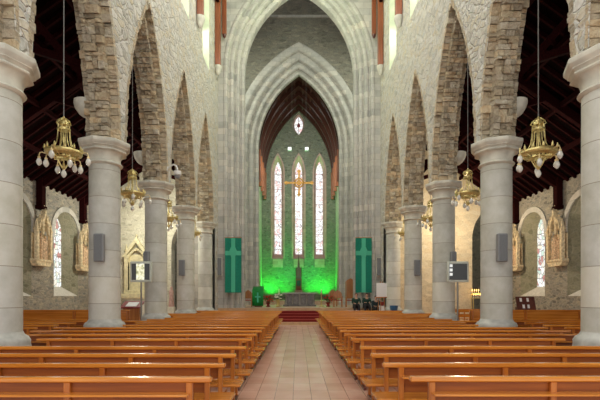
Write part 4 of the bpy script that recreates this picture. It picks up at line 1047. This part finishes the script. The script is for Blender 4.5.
m.build('frame', M['gold'], root)
for k in range(7):
    for j in range(2):
        x = -0.38+0.127*k; yy = -0.12 if j == 0 else 0.1; z = 0.94 if j == 0 else 1.19
        m = MB(); m.lathe([(0.025, 0), (0.025, 0.16)], 8, c=(x, yy, z)); c_ = m.build('candle', M['candle'], root, True)
        m = MB(); m.lathe([(0.004, 0), (0.022, 0.03), (0.016, 0.07), (0.002, 0.11)], 8, c=(x, yy, z+0.165)); m.build('flame', M['flame'], c_, True)

# statue in the left doorway
root = empty('painted_statue', (-7.75, 26.7, 0), 'pinkish painted statue on a pedestal by the dark left aisle doorway', 'statue')
m = MB(); m.box(-0.2, 0.2, -0.2, 0.2, 0, 1.0, 0.02); m.build('pedestal', M['cap'], root)
m = MB(); m.lathe([(0.17, 0), (0.18, 0.1), (0.12, 0.6), (0.15, 0.85), (0.13, 0.98), (0.05, 1.02), (0.07, 1.08), (0.075, 1.16), (0.03, 1.23)], 16, c=(0, 0, 1.0)); m.build('figure', simple('pink painted plaster', (0.5, 0.32, 0.28), 0.6, noise=0.2), root, True)

# green uplighters at the foot of the east wall
ups = [(-3.0, 'far left'), (-1.35, 'left of the tabernacle'), (1.25, 'right of the tabernacle'), (2.7, 'far right')]
for k, (x, lb) in enumerate(ups):
    root = empty('uplighter', (x, 45.4, 1.25), 'small green uplighter on the floor before the east wall, %s' % lb, 'uplighter', 'green uplighters')
    m = MB(); m.lathe([(0.12, 0), (0.12, 0.04), (0.05, 0.06), (0.05, 0.12), (0.13, 0.16), (0.15, 0.34), (0.12, 0.34), (0.1, 0.24)], 16); m.build('housing', M['black'], root, True)
    m = MB(); m.lathe([(0.10, 0.26), (0.10, 0.27)], 16); m.build('lens', simple('green lamp lens', (0.1, 0.8, 0.2), 0.3, emit=(0.05, 1, 0.15), es=4), root)

# ------------------------------------------------------------------ lights
def light(kind, name, loc, energy, col=(1, 1, 1), size=1.0, sy=None, rot=None, target=None, spot=None, blend=0.5):
    l = bpy.data.lights.new(name, kind); l.energy = energy; l.color = col
    o = bpy.data.objects.new(name, l); COL.objects.link(o); o.location = loc
    if kind == 'AREA':
        l.size = size
        if sy: l.shape = 'RECTANGLE'; l.size_y = sy
    else: l.shadow_soft_size = size
    if kind == 'SPOT': l.spot_size = spot or 1.2; l.spot_blend = blend
    if target is not None: o.rotation_euler = (Vector(target)-Vector(loc)).to_track_quat('-Z', 'Y').to_euler()
    elif rot: o.rotation_euler = rot
    return o
for x, _ in ups:
    light('SPOT', 'green_uplight', (x, 45.3, 1.65), 700 if abs(x) > 2 else 330, (0.005, 1.0, 0.05), 0.1, target=(x*0.95, 46.4, 4.2), spot=2.2, blend=1.0)
for c in (-2.2, 0, 2.2):
    light('SPOT', 'sill_light', (c, 46.3, 5.8), 2600, (0.02, 1.0, 0.15), 0.05, target=(c, 46.42, 16.3), spot=0.16, blend=0.8)
light('AREA', 'chancel_teal_wash', (0, 38.5, 13.5), 420, (0.85, 1.0, 0.90), 3, 2, target=(0, 46.4, 15.5))
for x in (-1.1, 1.1):
    light('SPOT', 'green_floor_flood', (x, 43.2, 1.4), 500, (0.0, 1.0, 0.28), 0.2, target=(x, 46.4, 7.0), spot=1.5, blend=1.0)
for sd in (-1, 1):
    for i in range(5):
        c = (PY[i]+PY[i+1])/2
        light('AREA', 'clerestory_daylight', (sd*(NF+0.45), c, 15.8), 70, (1, 1, 0.96), 0.7, 2.4, target=(-sd*3, c+0.001, 8.0))
for y in (8, 13, 18, 23):  # unseen fill lights added high in the nave, no fittings
    light('POINT', 'nave_fill_light', (0, y, 18.3), 480, (1, 0.97, 0.90) if y < 20 else (0.85, 1.0, 0.66), 0.6)
light('AREA', 'crossing_daylight_left', (-7.0, 31.5, 20), 330, (0.95, 1.0, 0.82), 3, 4, target=(0, 31.5, 10))
light('AREA', 'crossing_daylight_right', (7.0, 31.5, 20), 330, (0.95, 1.0, 0.82), 3, 4, target=(0, 31.5, 10))
for sd in (-1, 1):  # fill lights added to brighten the aisles, no fittings
    light('POINT', 'aisle_fill_light', (sd*8.8, 24.3, 6.0), 420, (1, 0.84, 0.60) if sd > 0 else (1, 0.96, 0.8), 0.3)
    light('POINT', 'aisle_fill_light', (sd*9.2, 17.5, 6.3), 90, (1, 0.93, 0.8), 0.3)

wd = bpy.data.worlds.new('world'); scene.world = wd; wd.use_nodes = True
bg = wd.node_tree.nodes['Background']; bg.inputs[0].default_value = (1.0, 0.98, 0.94, 1); bg.inputs[1].default_value = 1.12

# ------------------------------------------------------------------ camera
cam = bpy.data.cameras.new('camera'); co = bpy.data.objects.new('camera', cam); COL.objects.link(co)
co.location = (-0.07, 0, 1.65); co.rotation_euler = (PI/2, 0, 0)
cam.sensor_width = 36; cam.lens = 26.4; cam.shift_x = 2.0/600; cam.shift_y = 96/600; cam.clip_end = 200
scene.camera = co
scene.view_settings.view_transform = 'Standard'; scene.view_settings.look = 'None'; scene.view_settings.gamma = 1; scene.view_settings.exposure = 0.35
scene.cycles.use_denoising = True
scene.cycles.max_bounces = 8; scene.cycles.diffuse_bounces = 5
scene.cycles.sample_clamp_indirect = 6
